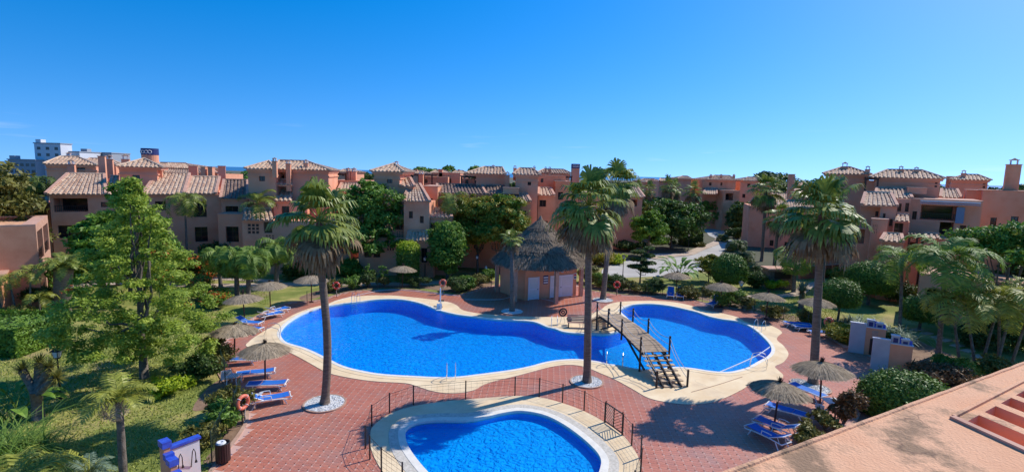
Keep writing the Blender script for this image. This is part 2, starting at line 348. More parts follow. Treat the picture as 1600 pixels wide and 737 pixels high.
def wallstrip(mb, line, z0, z1, M, closed=True, flip=False):
    n = len(line); vs = [(x, y, z0) for x, y in line] + [(x, y, z1) for x, y in line]
    fs = [(i, (i + 1) % n, (i + 1) % n + n, i + n) for i in range(n if closed else n - 1)]
    mb.add(vs, fs, M)
def inside(p, poly):
    x, y = p; c = False; n = len(poly); j = n - 1
    for i in range(n):
        xi, yi = poly[i]; xj, yj = poly[j]
        if (yi > y) != (yj > y) and x < (xj - xi) * (y - yi) / (yj - yi) + xi: c = not c
        j = i
    return c
def inside_np(X, Y, poly):
    c = np.zeros(X.shape, bool); n = len(poly); j = n - 1
    for i in range(n):
        xi, yi = poly[i]; xj, yj = poly[j]
        if yi != yj:
            m_ = ((yi > Y) != (yj > Y)) & (X < (xj - xi) * (Y - yi) / (yj - yi) + xi); c ^= m_
        j = i
    return c
# ============================================================ ground, paving, pools
POOL = px2w([(437.6,523),(441.5,513),(453,502),(473.7,490),(499.5,481),(530,475.5),(556,472.5),(582,469),(607.7,467.5),(633.5,469),(659,474.7),(682.5,483.8),(710.8,491),(740,495),(775,499),(803,500.5),(834,503),(854.6,511),(867.5,514),(880,518.5),(900,521),(925,522),(947,522.4),(967,517.5),(983,511.5),(985.5,506),(979.6,497),(971,489),(970.6,483),(986,477),(1009,475),(1030,476),(1051.5,479),(1073.7,484),(1090,488),(1108,494.5),(1129,499),(1154.6,502.8),(1175,511.9),(1190.7,524.7),(1203,538),(1206,548),(1200,557),(1186,565),(1170,573.7),(1154.6,579),(1134,582),(1108,580),(1082.5,576),(1056.7,574),(1031,576.5),(1006.7,577.8),(988.7,575.8),(968,571.4),(952,569.5),(932,565),(906,562),(880,562.5),(854.6,566),(828.9,572.7),(803,578),(777,581.7),(744,586),(713,589.5),(680,590),(650,588.5),(600,585.5),(567.5,580.5),(537.5,573),(516,563),(494,552),(475,544),(458,539),(445,534)])
DECKM = px2w([(386,541.7),(390,533),(399,526),(417,514.7),(438,503),(460.8,492.8),(480,485.5),(502,479),(530,468),(561,462.8),(607.7,461.5),(654,465.5),(698,471.5),(713.4,477),(722,484),(740,488.5),(761.9,491),(803,494),(865,495.4),(905,494),(935,486),(946,478),(957.7,473.5),(973,471.2),(1009,470),(1038.7,470.7),(1064,474),(1087.6,479.6),(1098,485),(1123.7,488.7),(1152,495.5),(1165,503),(1182,507.5),(1201,508),(1214,513),(1222,519.6),(1216.5,524.7),(1214,531),(1224,540),(1232,553),(1224,566),(1211,572.4),(1216.5,578.9),(1223.7,586.6),(1219,593.5),(1201,596.4),(1175,599.5),(1159.8,608.5),(1136.6,620),(1110.8,629),(1077,631.7),(1046,629),(1013.7,622),(987.5,607.5),(960,592.5),(940,584),(915,573.7),(890,570),(865,572.5),(840,578.5),(812.5,586),(775,595),(755,601.5),(742.5,608.7),(725,613.2),(700,614.5),(675,611),(650,603),(632.5,598.7),(587.5,596),(550,591),(512.5,582.5),(484,567.5),(463,556),(448,549.5),(427,547)])
KID = px2w([(632.4,681),(634,671),(645,663),(662,658.8),(687.8,657),(722,657),(741,655.4),(762,651),(782.5,646),(807.5,642.2),(830,643.7),(855,650),(880,662.5),(905,680),(925,697.5),(937.5,712.5),(940,727),(930,750),(895,780),(830,800),(755,795),(700,768),(662,732),(638,700)])
DECKK = px2w([(578.7,679),(584,665),(607.5,647.5),(645,635),(700,626.5),(750,622.5),(805,618.7),(840,620.5),(875,628.7),(912.5,642.5),(945,660),(972.5,680),(987.5,697.5),(997.5,715),(1000,735),(985,775),(930,815),(840,840),(740,832),(660,795),(607,748),(582,708)])
POOL = smoothpoly(POOL, 4); DECKM = smoothpoly(DECKM, 4); KID = smoothpoly(KID, 5); DECKK = smoothpoly(DECKK, 5)
PAV = px2w([(250,900),(318,760),(345,718),(372,684),(388,655),(384,632),(366,610),(348,590),(338,565),(345,545),(365,519),(400,495),(445,474.5),(472,471),(502,468),(530,459.5),(556,454.8),(608,452.5),(645,453),(680,457.5),(716,460.5),(751.5,451),(769.6,446),(800,440),(850,437),(895,441),(914,452),(947,457.5),(983.5,461.5),(1035,463),(1074,467),(1097.7,472.5),(1130,479),(1169,485),(1196,493.5),(1224,502),(1262,511),(1292,522),(1310,536),(1337,545),(1362,553),(1375,568),(1383,590),(1370,605),(1352,622),(1340,645),(1330,690),(1400,900)])
PAV = smoothpoly(PAV, 3)

g = px2w([(1,1)])  # warm-up
far = [(-9000, -60), (9000, -60), (9000, 1500), (-9000, 1500)]
HOLE_LAWN = [(-75, -10), (70, -10), (70, 66), (-75, 66)]
sheet('ground', [far, HOLE_LAWN], -.02, FARG)
sheet('lawn', [[(-75.5, -10.5), (70.5, -10.5), (70.5, 66.5), (-75.5, 66.5)], PAV], 0, GRASS)
b = MB(); b.add([(-30000, 1400, -2), (30000, 1400, -2), (30000, 29000, -2), (-30000, 29000, -2)], [(0, 1, 2, 3)], SEA); setting(b.build('sea'))
# paving: a pale bed with individual clay pavers and small blue insets on it
sheet('paving_bed', [PAV, DECKM, DECKK], 0.0, MORTAR)
A_, B_ = .36, .062; phi = R(-14); gap = .0085
e1 = np.array([math.cos(phi), math.sin(phi)]); e2 = np.array([-math.sin(phi), math.cos(phi)])
v1 = A_ * e1 + B_ * e2; v2 = -B_ * e1 + A_ * e2
I, J = np.meshgrid(np.arange(-170, 170), np.arange(-30, 190)); I = I.ravel(); J = J.ravel()
O = I[:, None] * v1 + J[:, None] * v2 + np.array([0, 8.0])
C1 = O + (A_ / 2) * (e1 + e2)
dm = offs(DECKM, -.25); dk = offs(DECKK, -.25)
ok = inside_np(C1[:, 0], C1[:, 1], offs(PAV, -.22)) & ~inside_np(C1[:, 0], C1[:, 1], dm) & ~inside_np(C1[:, 0], C1[:, 1], dk)
O = O[ok]
def rects(o, x0, x1, y0, y1, z):
    q = np.stack([o + x0 * e1 + y0 * e2, o + x1 * e1 + y0 * e2, o + x1 * e1 + y1 * e2, o + x0 * e1 + y1 * e2], 1)
    return np.concatenate([q, np.full(q.shape[:2] + (1,), z)], 2)
b = MB()
hA = A_ / 2
b.quads(rects(O, gap, A_ - gap, gap, hA - gap * .5, .005), PAVER)
b.quads(rects(O, gap, A_ - gap, hA + gap * .5, A_ - gap, .005), PAVER)
b.quads(rects(O, -B_ + gap * .6, -gap * .6, gap * .6, B_ - gap * .6, .005), PAVB)
setting(b.build('paving'))
def deck(name, outer, hole, z=.03):
    b = MB(); flat = outer + hole; tri = tessellate_polygon([[Vector((x, y, 0)) for x, y in p] for p in (outer, hole)])
    b.add([(x, y, z) for x, y in flat], [t if cwp(flat, t) else t[::-1] for t in tri], DECK)
    wallstrip(b, outer, -.01, z, COPE2); setting(b.build(name))
deck('pool_terrace', DECKM, offs(POOL, .05)); deck('shallow_pool_terrace', DECKK, offs(KID, .05))
def edge(name, pool, w1, w2, M1, M2):
    b = MB(); i0 = offs(pool, -.03); i1 = offs(pool, w1); i2 = offs(pool, w2)
    ring(b, i0, i1, .055, M1); wallstrip(b, i0, -.12, .055, M1); wallstrip(b, i1, .03, .055, M1)
    ring(b, [p for p in offs(pool, w1 - .01)], i2, .042, M2); wallstrip(b, i2, .03, .042, M2)
    return setting(b.build(name))
edge('pool_edge', POOL, .20, .55, COPE, DECK); edge('shallow_pool_edge', KID, .30, .72, COPE, COPE2)
def basin(name, pool, dep, M):
    b = MB(); wallstrip(b, pool, -dep, 0, M); flat = pool; tri = tessellate_polygon([[Vector((x, y, 0)) for x, y in pool]])
    b.add([(x, y, -dep) for x, y in pool], [t if cwp(flat, t) else t[::-1] for t in tri], M); return setting(b.build(name))
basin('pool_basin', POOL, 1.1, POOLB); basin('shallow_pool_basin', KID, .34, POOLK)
def water(name, pool, z):
    o = sheet(name, [pool], z, WATER); return o
water('pool_water', POOL, -.06); water('shallow_pool_water', KID, -.06)
# kerb between lawn and paving
b = MB(); k0 = PAV; k1 = offs(PAV, .14)
ring(b, offs(PAV, -.02), k1, .05, KERB); wallstrip(b, k1, 0, .05, KERB); wallstrip(b, offs(PAV, -.02), 0, .05, KERB); setting(b.build('kerb'))
# road, car park, paths
sheet('road', [smoothpoly(px2w([(948,434),(940,424),(950,414),(974,408),(1000,404),(1022,396.5),(1070,395.5),(1087,389),(1117,378.5),(1119,373),(1108,368),(1103,362.5),(1090,357),(1092,350),(1110,352),(1137,361),(1126,367),(1131,370),(1145,376),(1140,386),(1129,393),(1118,410),(1113,421),(1086,425),(1036,431),(990,433)]), 4)], .012, ROAD)
def strip(name, line, wd, z, M, hgt=0):
    l = smoothpoly(px2w(line), 5, closed=False); n = len(l); L_, R_ = [], []
    for i in range(n):
        a, c = l[max(i - 1, 0)], l[min(i + 1, n - 1)]; dx, dy = c[0] - a[0], c[1] - a[1]; q = math.hypot(dx, dy) or 1
        L_.append((l[i][0] - dy / q * wd / 2, l[i][1] + dx / q * wd / 2)); R_.append((l[i][0] + dy / q * wd / 2, l[i][1] - dx / q * wd / 2))
    b = MB(); b.add([(x, y, z) for x, y in L_ + R_], [(i + n, i + n + 1, i + 1, i) for i in range(n - 1)], M)
    wallstrip(b, L_, 0, z, M, closed=False); wallstrip(b, R_, 0, z, M, closed=False)
    return setting(b.build(name))
strip('pavement', [(1018,404),(1050,400),(1074,397.5),(1090,390.5),(1120,379),(1124,373)], 1.6, .1, PATH)
strip('garden_path', [(90,449),(170,444),(260,444),(330,446),(400,445),(450,444),(520,443),(600,444),(680,441),(760,437)], 1.7, .03, PATH)
strip('garden_path', [(160,434),(230,430),(300,434),(360,436),(440,440)], 1.3, .035, PATH)
strip('garden_path', [(1110,461.5),(1140,463.5),(1180,463.5),(1240,460),(1262,447),(1290,441),(1340,446),(1400,452)], 1.2, .03, PATH)
strip('garden_path', [(650,430),(668,424),(664,415)], 1.8, .04, PATH)
sheet('soil_bed', [smoothpoly(px2w([(300,640),(325,605),(352,590),(366,600),(385,632),(388,655),(372,684),(345,718),(330,735),(318,720),(345,690),(352,660),(330,640)]), 3)], .006, SOIL)
sheet('soil_bed', [smoothpoly(px2w([(480,469),(530,456),(608,449.5),(660,450),(716,457),(770,444),(764,438),(700,446),(610,442),(520,449),(470,463)]), 3)], .006, SOIL)
sheet('soil_bed', [smoothpoly(px2w([(1310,520),(1400,520),(1500,560),(1600,590),(1600,660),(1350,690),(1362,620),(1395,592),(1385,565),(1368,552),(1345,543)]), 3)], .006, SOIL)
sheet('soil_bed', [smoothpoly(px2w([(915,450),(983,459.5),(1074,464.5),(1130,476),(1196,490),(1262,508),(1280,504),(1200,483),(1110,464),(1010,455),(930,444)]), 3)], .006, SOIL)
# ============================================================ buildings
def tile_face(mb, A, B, D, C, M, pitch=.42, r=.13):
    """A,B eave left/right; D,C ridge left/right. Rows of barrel tiles running up the slope, clipped by the face outline."""
    A, B, C, D = map(Vector, (A, B, C, D)); e = (B - A); Le = e.length; e = e / Le
    up = ((C + D) / 2 - (A + B) / 2); up -= e * up.dot(e); Hh = up.length
    if Hh < 1e-3: return
    up /= Hh; n = e.cross(up).normalized(); n = n if n.z > 0 else -n
    uD = (D - A).dot(e); uC = (C - A).dot(e)
    mb.add([A, B, C, D] if (C - D).length > 1e-3 else [A, B, C], [(0, 1, 2, 3)] if (C - D).length > 1e-3 else [(0, 1, 2)], M)
    k = max(2, int(Le / pitch)); p = Le / k; rows = max(1, int(Hh / .55)); qs = []
    prof = [(-r, 0), (-r * .7, r * .75), (r * .7, r * .75), (r, 0)]
    for i in range(k):
        u = (i + .5) * p
        lim = Hh
        if uD > 1e-3 and u < uD: lim = Hh * u / uD
        if uC < Le - 1e-3 and u > uC: lim = min(lim, Hh * (Le - u) / (Le - uC))
        if lim < .1: continue
        nr = max(1, int(round(lim / .6)))
        for j in range(nr):
            a0, a1 = lim * j / nr - (.06 if j == 0 else 0), lim * (j + 1) / nr; lift0, lift1 = .035, 0
            vs = []
            jx = random.uniform(-.02, .02)
            for a, lf in ((a0, lift0), (a1, lift1)):
                for x, z in prof: vs.append(A + e * (u + x + jx) + up * a + n * (z + lf + .004))
            mb.add(vs, [(0, 1, 5, 4), (1, 2, 6, 5), (2, 3, 7, 6), (0, 3, 2, 1)], M)

class House:
    def __init__(s, label, px, Y, cat='house', name='house', wallm=None, group='pink houses of the complex', rot=0, ref=None):
        HROT[0] = 0; w0 = P(ref or px, 400, Y); HROT[0] = R(rot); c, sn = math.cos(HROT[0]), math.sin(HROT[0])
        s.k = (-w0.x * sn + w0.y * c) / Y; s.rot = R(rot); Y = Y * s.k
        o = P(px, 400, Y); s.root = thing(name, label, cat, (o.x * c - Y * sn, o.x * sn + Y * c, 0), group, rz=HROT[0]); s.root['_w'] = 1; s.root['_o'] = (o.x, Y, 0.0)
        s.wm = wallm or STUCCO
    def block(s, p0, p1, pt, Y, dep, pb=None, ops=(), M=None, z1=None, z0=None, cornice=False, cap=False):
        """wall block with its front at distance Y; pixel columns p0..p1, top at pixel row pt; openings (x0,y0,x1,y1,kind) in pixels"""
        M = M or s.wm; Y = Y * s.k; s.wall = MB(); s.trim = MB()
        pc = (p0 + p1) / 2
        x0, x1 = P(p0, pt, Y).x, P(p1, pt, Y).x; z1 = H(pc, pt, Y) if z1 is None else z1
        z0 = (0 if pb is None else H(pc, pb, Y)) if z0 is None else z0
        w = []
        for (a, b_, c, d, kind) in ops:
            zz1 = H((a + c) / 2, b_, Y); zz0 = H((a + c) / 2, d, Y)
            w.append((P(a, b_, Y).x, P(c, b_, Y).x, max(zz0, z0 + .02), min(zz1, z1 - .05), kind))
        xs = sorted({x0, x1} | {v for q in w for v in q[:2] if x0 < v < x1}); zs = sorted({z0, z1} | {v for q in w for v in q[2:4] if z0 < v < z1})
        for i in range(len(xs) - 1):
            for j in range(len(zs) - 1):
                mx_, mz = (xs[i] + xs[i + 1]) / 2, (zs[j] + zs[j + 1]) / 2
                if any(q[0] < mx_ < q[1] and q[2] < mz < q[3] for q in w): continue
                s.wall.add([(xs[i], Y, zs[j]), (xs[i + 1], Y, zs[j]), (xs[i + 1], Y, zs[j + 1]), (xs[i], Y, zs[j + 1])], [(0, 1, 2, 3)], M)
        Yb = Y + dep
        s.wall.add([(x0, Y, z0), (x1, Y, z0), (x1, Yb, z0), (x0, Yb, z0), (x0, Y, z1), (x1, Y, z1), (x1, Yb, z1), (x0, Yb, z1)],
                   [(1, 2, 6, 5), (2, 3, 7, 6), (3, 0, 4, 7), (4, 5, 6, 7)], M)
        for (a, c, b0, b1, kind) in w: s.opening(a, c, b0, b1, Y, kind, M)
        if cornice:
            s.trim.bx(x0 - .12, x1 + .12, Y - .12, Yb + .12, z1 - .78, z1 - .62, STUCCO)
        if cap:
            s.trim.bx(x0 - .06, x1 + .06, Y - .06, Yb + .06, z1, z1 + .08, TRIM)
        s.wall.build('wall', s.root)
        if s.trim.nv: s.trim.build('cornice', s.root)
        return x0, x1, z0, z1
    def opening(s, a, c, z0, z1, Y, kind, M):
        dp = {'w': .28, 'd': .3, 'l': 2.2, 'g': .12, 'a': 2.5}.get(kind, .28)
        s.wall.add([(a, Y, z0), (c, Y, z0), (c, Y, z1), (a, Y, z1), (a, Y + dp, z0), (c, Y + dp, z0), (c, Y + dp, z1), (a, Y + dp, z1)],
                   [(0, 1, 5, 4), (2, 3, 7, 6), (3, 0, 4, 7), (1, 2, 6, 5), (4, 5, 6, 7)], M)
        wd, hg = c - a, z1 - z0
        if kind in ('w', 'd'):
            b = MB(); t = .07; y = Y + dp - .09
            b.bx(a, a + t, y, y + .06, z0, z1, WOODD); b.bx(c - t, c, y, y + .06, z0, z1, WOODD); b.bx(a + t, c - t, y, y + .06, z1 - t, z1, WOODD); b.bx(a + t, c - t, y, y + .06, z0, z0 + t, WOODD)
            b.bx((a + c) / 2 - .04, (a + c) / 2 + .04, y + .004, y + .056, z0 + t, z1 - t, WOODD)
            if hg > 1.1:
                for k in (1, 2): zz = z0 + hg * k / 3; b.bx(a + t, c - t, y + .01, y + .05, zz - .025, zz + .025, WOODD)
            f = b.build('window' if kind == 'w' else 'door', s.root)
            g_ = MB(); g_.bx(a + t * .5, c - t * .5, y + .03, y + .036, z0 + t * .5, z1 - t * .5, GLASSD); g_.build('pane', f)
        elif kind == 'g':      # pierced lattice of tiles
            b = MB(); nx = max(3, int(wd / .38)); nz_ = max(3, int(hg / .38))
            for i in range(nx + 1): x = a + wd * i / nx; b.bx(x - .06, x + .06, Y + .03, Y + .09, z0, z1, STUCCO)
            for i in range(nz_ + 1): z = z0 + hg * i / nz_; b.bx(a, c, Y + .034, Y + .086, z - .06, z + .06, STUCCO)
            b.build('lattice', s.root)
            g_ = MB(); g_.bx(a, c, Y + .1, Y + .115, z0, z1, WOODD); g_.build('lattice_backing', s.root)
        elif kind in ('l', 'a'):
            b = MB(); y = Y + dp - .08; b.bx(a + wd * .08, c - wd * .08, y, y + .05, z0 + .05, z1 - hg * .12, GLASSD); b.build('glass_door', s.root)
            b = MB(); k = max(4, int(wd / .16)); zr = z0 + min(.95, hg * .45)
            b.bx(a, c, Y + .1, Y + .14, zr - .04, zr, DARKM)
            for i in range(k): x = a + wd * (i + .5) / k; b.bx(x - .012, x + .012, Y + .11, Y + .13, z0, zr - .04, DARKM)
            b.build('railing', s.root)
    def hip(s, p0, p1, pe, pa, Y, dep, ridge=None, over=.35, M=TILE):
        Y = Y * s.k; s.trim = MB()
        pc = (p0 + p1) / 2; ze = H(pc, pe, Y); x0, x1 = P(p0, pe, Y).x, P(p1, pe, Y).x
        y0, y1 = Y, Y + dep; ym = (y0 + y1) / 2; za = H(pc, pa, ym)
        if ridge: r0, r1 = P(ridge[0], pa, ym).x, P(ridge[1], pa, ym).x
        else: r0 = r1 = (x0 + x1) / 2
        b = MB()
        tile_face(b, (x0, y0, ze), (x1, y0, ze), (r0, ym, za), (r1, ym, za), M)
        tile_face(b, (x1, y0, ze), (x1, y1, ze), (r1, ym, za), (r1, ym, za), M)
        tile_face(b, (x0, y1, ze), (x0, y0, ze), (r0, ym, za), (r0, ym, za), M)
        b.add([(x0, y1, ze), (x1, y1, ze), (r1, ym, za), (r0, ym, za)], [(1, 0, 3, 2)], M)
        for q in ((x0, y0), (x1, y0)):
            b.tube([(q[0], q[1], ze + .08), ((r0 if q[0] == x0 else r1), ym, za + .1)], .12, M, 6)
        if ridge: b.tube([(r0, ym, za + .09), (r1, ym, za + .09)], .13, M, 6)
        s.trim.bx(x0 + .1, x1 - .1, y0 + .1, y1 - .1, ze - .14, ze - .02, STUCCO)
        s.trim.bx(x0 + .2, x1 - .2, y0 + .2, y1 - .2, ze - .32, ze - .14, STUCCO); s.trim.build('cornice', s.root)
        return b.build('roof', s.root)
    def shed(s, p0, p1, pe, q0, q1, pr, Y, run, M=TILE, rake=True):
        """eave p0..p1 at row pe, distance Y; ridge q0..q1 at row pr, distance Y+run"""
        Y = Y * s.k; s.trim = MB(); s.wall = MB()
        ze = H((p0 + p1) / 2, pe, Y); zr = H((q0 + q1) / 2, pr, Y + run); b = MB()
        A, B = (P(p0, pe, Y).x, Y, ze), (P(p1, pe, Y).x, Y, ze); D, C = (P(q0, pr, Y + run).x, Y + run, zr), (P(q1, pr, Y + run).x, Y + run, zr)
        e = B[0] - A[0]
        # verge courses follow the slanted sides
        k = max(2, int(e / .42)); prof = [(-.13, 0), (-.09, .1), (.09, .1), (.13, 0)]
        b.add([A, B, C, D], [(0, 1, 2, 3)], M)
        sl = math.hypot(run, zr - ze); nr = max(1, int(sl / .6)); nv = Vector((0, -(zr - ze), run)).normalized()
        for i in range(k):
            t = (i + .5) / k; a = Vector(A).lerp(Vector(B), t); c = Vector(D).lerp(Vector(C), t)
            for j in range(nr):
                vs = []
                jx = random.uniform(-.02, .02)
                for f_, lf in ((j / nr - (.015 if j == 0 else 0), .035), ((j + 1) / nr, 0)):
                    q = a.lerp(c, f_)
                    for x, z in prof: vs.append(q + Vector((x + jx, 0, 0)) + nv * (z + lf + .004))
                b.add(vs, [(0, 1, 5, 4), (1, 2, 6, 5), (2, 3, 7, 6), (0, 3, 2, 1)], M)
        if rake:
            for u, v_ in ((A, D), (B, C)):
                b.bar(Vector(u) + Vector((0, -.1, .07)), Vector(v_) + Vector((0, 0, .07)), .3, .26, TRIM)
        b.tube([Vector(D) + Vector((0, 0, .1)), Vector(C) + Vector((0, 0, .1))], .14, M, 6)
        s.trim.bx(A[0] + .05, B[0] - .05, Y + .06, Y + .3, ze - .17, ze - .03, STUCCO)
        # solid gable under the slope
        b2 = s.wall
        lx, rx = min(A[0], D[0]) + .05, max(B[0], C[0]) - .05
        b2.add([(A[0] + .1, Y + .2, ze - .1), (D[0] + .1, Y + run, ze - .1), (D[0] + .1, Y + run, zr - .08), (B[0] - .1, Y + .2, ze - .1), (C[0] - .1, Y + run, ze - .1), (C[0] - .1, Y + run, zr - .08)], [(0, 1, 2), (3, 5, 4), (1, 4, 5, 2)], s.wm); b2.build('gable', s.root); s.trim.build('cornice', s.root)
        return b.build('roof', s.root)
    def chim(s, p0, p1, pt, pb, Y, lantern=True, M=None):
        Y = Y * s.k
        x0, x1 = P(p0, pb, Y).x, P(p1, pb, Y).x; w_ = x1 - x0; pc = (p0 + p1) / 2; z1, z0 = H(pc, pt, Y), H(pc, pb, Y) - 1.2; xc = (x0 + x1) / 2; b = MB(); M = M or s.wm; big = w_ > 1.3
        lh = min(.75, w_ * .8, (z1 - z0) * .3) if lantern else 0
        b.bx(x0, x1, Y, Y + w_, z0, z1 - lh - .08, M)
        b.bx(x0 - .06, x1 + .06, Y - .06, Y + w_ + .06, z1 - lh - .08, z1 - lh, TRIM)
        c = b.build('chimney', s.root)
        if lantern:
            l = MB(); y = Y + w_ / 2; w_ = min(w_, 1.0); r = w_ * .36
            for i in range(4): a = R(45 + 90 * i); l.box((xc + r * math.cos(a) * 1.2, y + r * math.sin(a) * 1.2, z1 - lh * .68), (.1, .1, lh * .64), WHITEW)
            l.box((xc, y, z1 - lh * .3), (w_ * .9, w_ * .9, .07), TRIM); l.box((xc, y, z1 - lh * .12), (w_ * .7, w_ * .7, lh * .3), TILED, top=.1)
            l.build('chimney_cap', c)
        return c
    def pergola(s, p0, p1, pt, Y, dep):
        Y = Y * s.k
        z = H((p0 + p1) / 2, pt, Y); x0, x1 = P(p0, pt, Y).x, P(p1, pt, Y).x; b = MB()
        b.bx(x0, x1, Y, Y + .15, z - .3, z - .1, WOODD); b.bx(x0, x1, Y + dep - .15, Y + dep, z - .3, z - .1, WOODD); k = max(3, int((x1 - x0) / .7))
        for i in range(k + 1): x = x0 + (x1 - x0) * i / k; b.bx(x - .06, x + .06, Y - .3, Y + dep + .1, z - .1, z + .04, WOODD)
        for x in (x0 + .1, x1 - .1): b.bx(x - .1, x + .1, Y + .01, Y + .14, z - 2.3, z - .3, WOODD)
        b.build('pergola', s.root)
    def done(s):
        HROT[0] = 0; return s.root
YF = 60
# --- left, nearest house with flat parapet roof (rotated)
cz = Vector((-39.4, 42, 0)); hr = thing('house', 'near salmon two storey house with flat roof at the left edge', 'house', cz, 'pink houses of the complex', rz=math.atan2(.61, .79))
b = MB(); Lh = 6.75                                          # local x runs to the right along the facade, y to the back
def grid_wall(b, u0, u1, z0, z1, ops, f, M):
    xs = sorted({u0, u1} | {v for q in ops for v in q[:2]}); zs = sorted({z0, z1} | {v for q in ops for v in q[2:4]})
    for i in range(len(xs) - 1):
        for j in range(len(zs) - 1):
            mx_, mz = (xs[i] + xs[i + 1]) / 2, (zs[j] + zs[j + 1]) / 2
            if any(q[0] < mx_ < q[1] and q[2] < mz < q[3] for q in ops): continue
            b.add([f(xs[i], 0, zs[j]), f(xs[i + 1], 0, zs[j]), f(xs[i + 1], 0, zs[j + 1]), f(xs[i], 0, zs[j + 1])], [(0, 1, 2, 3)], M)
    for (a, c, d, e) in ops:
        dd = 1.6
        b.add([f(a, 0, d), f(c, 0, d), f(c, 0, e), f(a, 0, e), f(a, dd, d), f(c, dd, d), f(c, dd, e), f(a, dd, e)], [(0, 1, 5, 4), (2, 3, 7, 6), (3, 0, 4, 7), (1, 2, 6, 5), (4, 5, 6, 7)], M)
fr_ = lambda u, d, z: (u, d, z); sd_ = lambda u, d, z: (-d, u, z)
grid_wall(b, -9, 0, 0, Lh, [(-4.6, -2.8, 3.6, 6.0), (-4.6, -2.4, .2, 2.5)], fr_, STUCCO2)
side_ops = [(.5, 4.3, 3.6, 6.2), (4.9, 9.0, 3.6, 6.2), (.5, 4.3, .4, 2.7), (4.9, 9.0, .4, 2.7)]
grid_wall(b, 0, 9.6, 0, Lh, side_ops, sd_, TRIM)
b.add([(-9, 9.6, 0), (0, 9.6, 0), (0, 9.6, Lh), (-9, 9.6, Lh), (-9, 0, 0), (-9, 0, Lh)], [(0, 3, 2, 1), (4, 5, 3, 0)], STUCCO2)
b.build('wall', hr)
b = MB(); b.bx(-9, -.002, .002, 9.59, Lh - .35, Lh - .3, SCUFF); b.build('roof', hr)
b = MB(); b.bx(-9, 0, 0, .35, Lh, Lh + .12, TRIM); b.bx(-.9, 0, .35, 9.6, Lh, Lh + .12, TRIM); b.bx(-9, -.9, 9.25, 9.6, Lh, Lh + .12, TRIM); b.build('parapet', hr)
for u0, u1, z0, z1 in side_ops:
    b = MB(); b.bx(-1.5, -1.44, u0 + .2, u1 - .2, z0 + .02, z1 - .2, GLASSD); b.build('glass_door', hr)
    b = MB(); b.bx(-.12, -.08, u0, u1, z0 + .9, z0 + .95, DARKM)
    for i in range(14): y = u0 + (u1 - u0) * (i + .5) / 14; b.bx(-.11, -.09, y - .012, y + .012, z0, z0 + .9, DARKM)
    b.build('railing', hr)
b = MB(); b.bx(-6.5, -1.9, -3.2, -.01, 0, 3.1, STUCCO2); b.bx(-6.6, -1.8, -3.3, -.01, 3.1, 3.25, TRIM); b.build('lower_wing', hr)
b = MB(); b.bx(-4.4, -2.9, .3, .36, 3.7, 5.9, GLASSD); b.build('pane', hr)

h = House('leftmost long pink house, open loggia under a pale tiled roof', 120, 57, rot=27, ref=200)
h.block(77, 178, 304, 57, 9, ops=[(83, 309.5, 136.5, 331, 'l'), (157, 315.5, 176, 323.5, 'w'), (90, 352, 120, 372, 'w')])
h.shed(72, 166, 303.5, 106, 163, 272.5, 56.7, 7.5); h.chim(105.6, 117, 249, 272, 65); h.chim(154.6, 165.5, 243.5, 274, 64, lantern=False); h.chim(166.5, 176.5, 242, 264, 66)
h.block(38, 76.5, 318, 60, 6, ops=[(50, 330, 60, 342, 'w')]); h.shed(36, 76.5, 317, 44, 76.5, 300, 59.7, 5, rake=False); h.done()
h = House('pink house with square tower and pyramid roof behind the tall ash tree', 250, 57, rot=27, ref=200)
h.block(178.3, 345, 303.5, 57, 9, ops=[(187, 316, 205, 326, 'w'), (242, 314.5, 259, 328.6, 'w'), (301.5, 314, 322, 339, 'w'), (304, 354.5, 324, 377.5, 'd'), (245, 352, 262, 375, 'w')])
h.block(186, 245, 263, 60, 5.5, 295, ops=[(206.5, 271.5, 218, 281.5, 'w')], cornice=True); h.hip(181, 254, 261, 248.5, 59.6, 6.3)
h.shed(223, 287, 303.5, 246, 296, 271.5, 56.7, 7); h.shed(289, 337, 302.5, 299, 343, 277, 56.7, 7); h.shed(165.5, 186, 303.5, 172, 186, 276, 56.7, 7, rake=False)
h.chim(246, 254, 262, 284, 61, lantern=False); h.chim(295, 309, 259, 276, 66, lantern=False); h.chim(341.5, 353, 259, 283, 64, lantern=False); h.done()
h = House('row house at the very back left under hipped tiled roofs', 110, 72, rot=27)
h.block(72, 150, 258, 72, 8, 292, ops=[(120, 262, 133, 268, 'w')], cornice=True); h.hip(67, 151, 257, 245.5, 71.6, 8.8, ridge=(95, 122)); h.hip(128, 182, 257, 248.5, 76, 8, ridge=(140, 172)); h.block(130, 181, 258, 76.4, 7, 290)
h.chim(103, 111, 238, 250, 75); h.chim(190, 202, 241, 262, 78); h.done()
h = House('row of low salmon houses with many chimneys beyond the pink tower', 300, 85)
h.block(246, 340, 271, 85, 8, 300, ops=[(250, 274, 262, 279, 'w')]); h.hip(236, 304, 262.5, 255, 90, 9, ridge=(250, 290)); h.block(240, 300, 263, 90.4, 8, 285); h.shed(248, 340, 270, 256, 332, 264.5, 85, 6)
for a, c in ((314, 321), (325, 332)): h.chim(a, c, 260.5, 274, 84, lantern=False)
h.done()
h = House('pink house with twin hipped roofs left of the nearest big palm', 430, 60, rot=10)
h.block(345, 387, 311, 62, 7, ops=[(352, 322, 372, 334, 'w')]); h.shed(345, 387, 310.5, 350, 387, 282, 61.7, 6, M=TILED)  # terrace roof lies in shadow; the darker tile puts that shade into its colour
h.block(340, 381, 335, 59, 3.2, ops=[(352.5, 354, 372.5, 378, 'd'),], cap=True)
h.block(387, 430, 264.5, 60, 6.5, ops=[(404.6, 274.5, 414, 283, 'w')], cornice=True); h.block(430, 456, 268, 62.5, 4, 330, ops=[(433, 273, 444, 287, 'w')]); h.block(456, 513, 266, 61.5, 7, cornice=True)
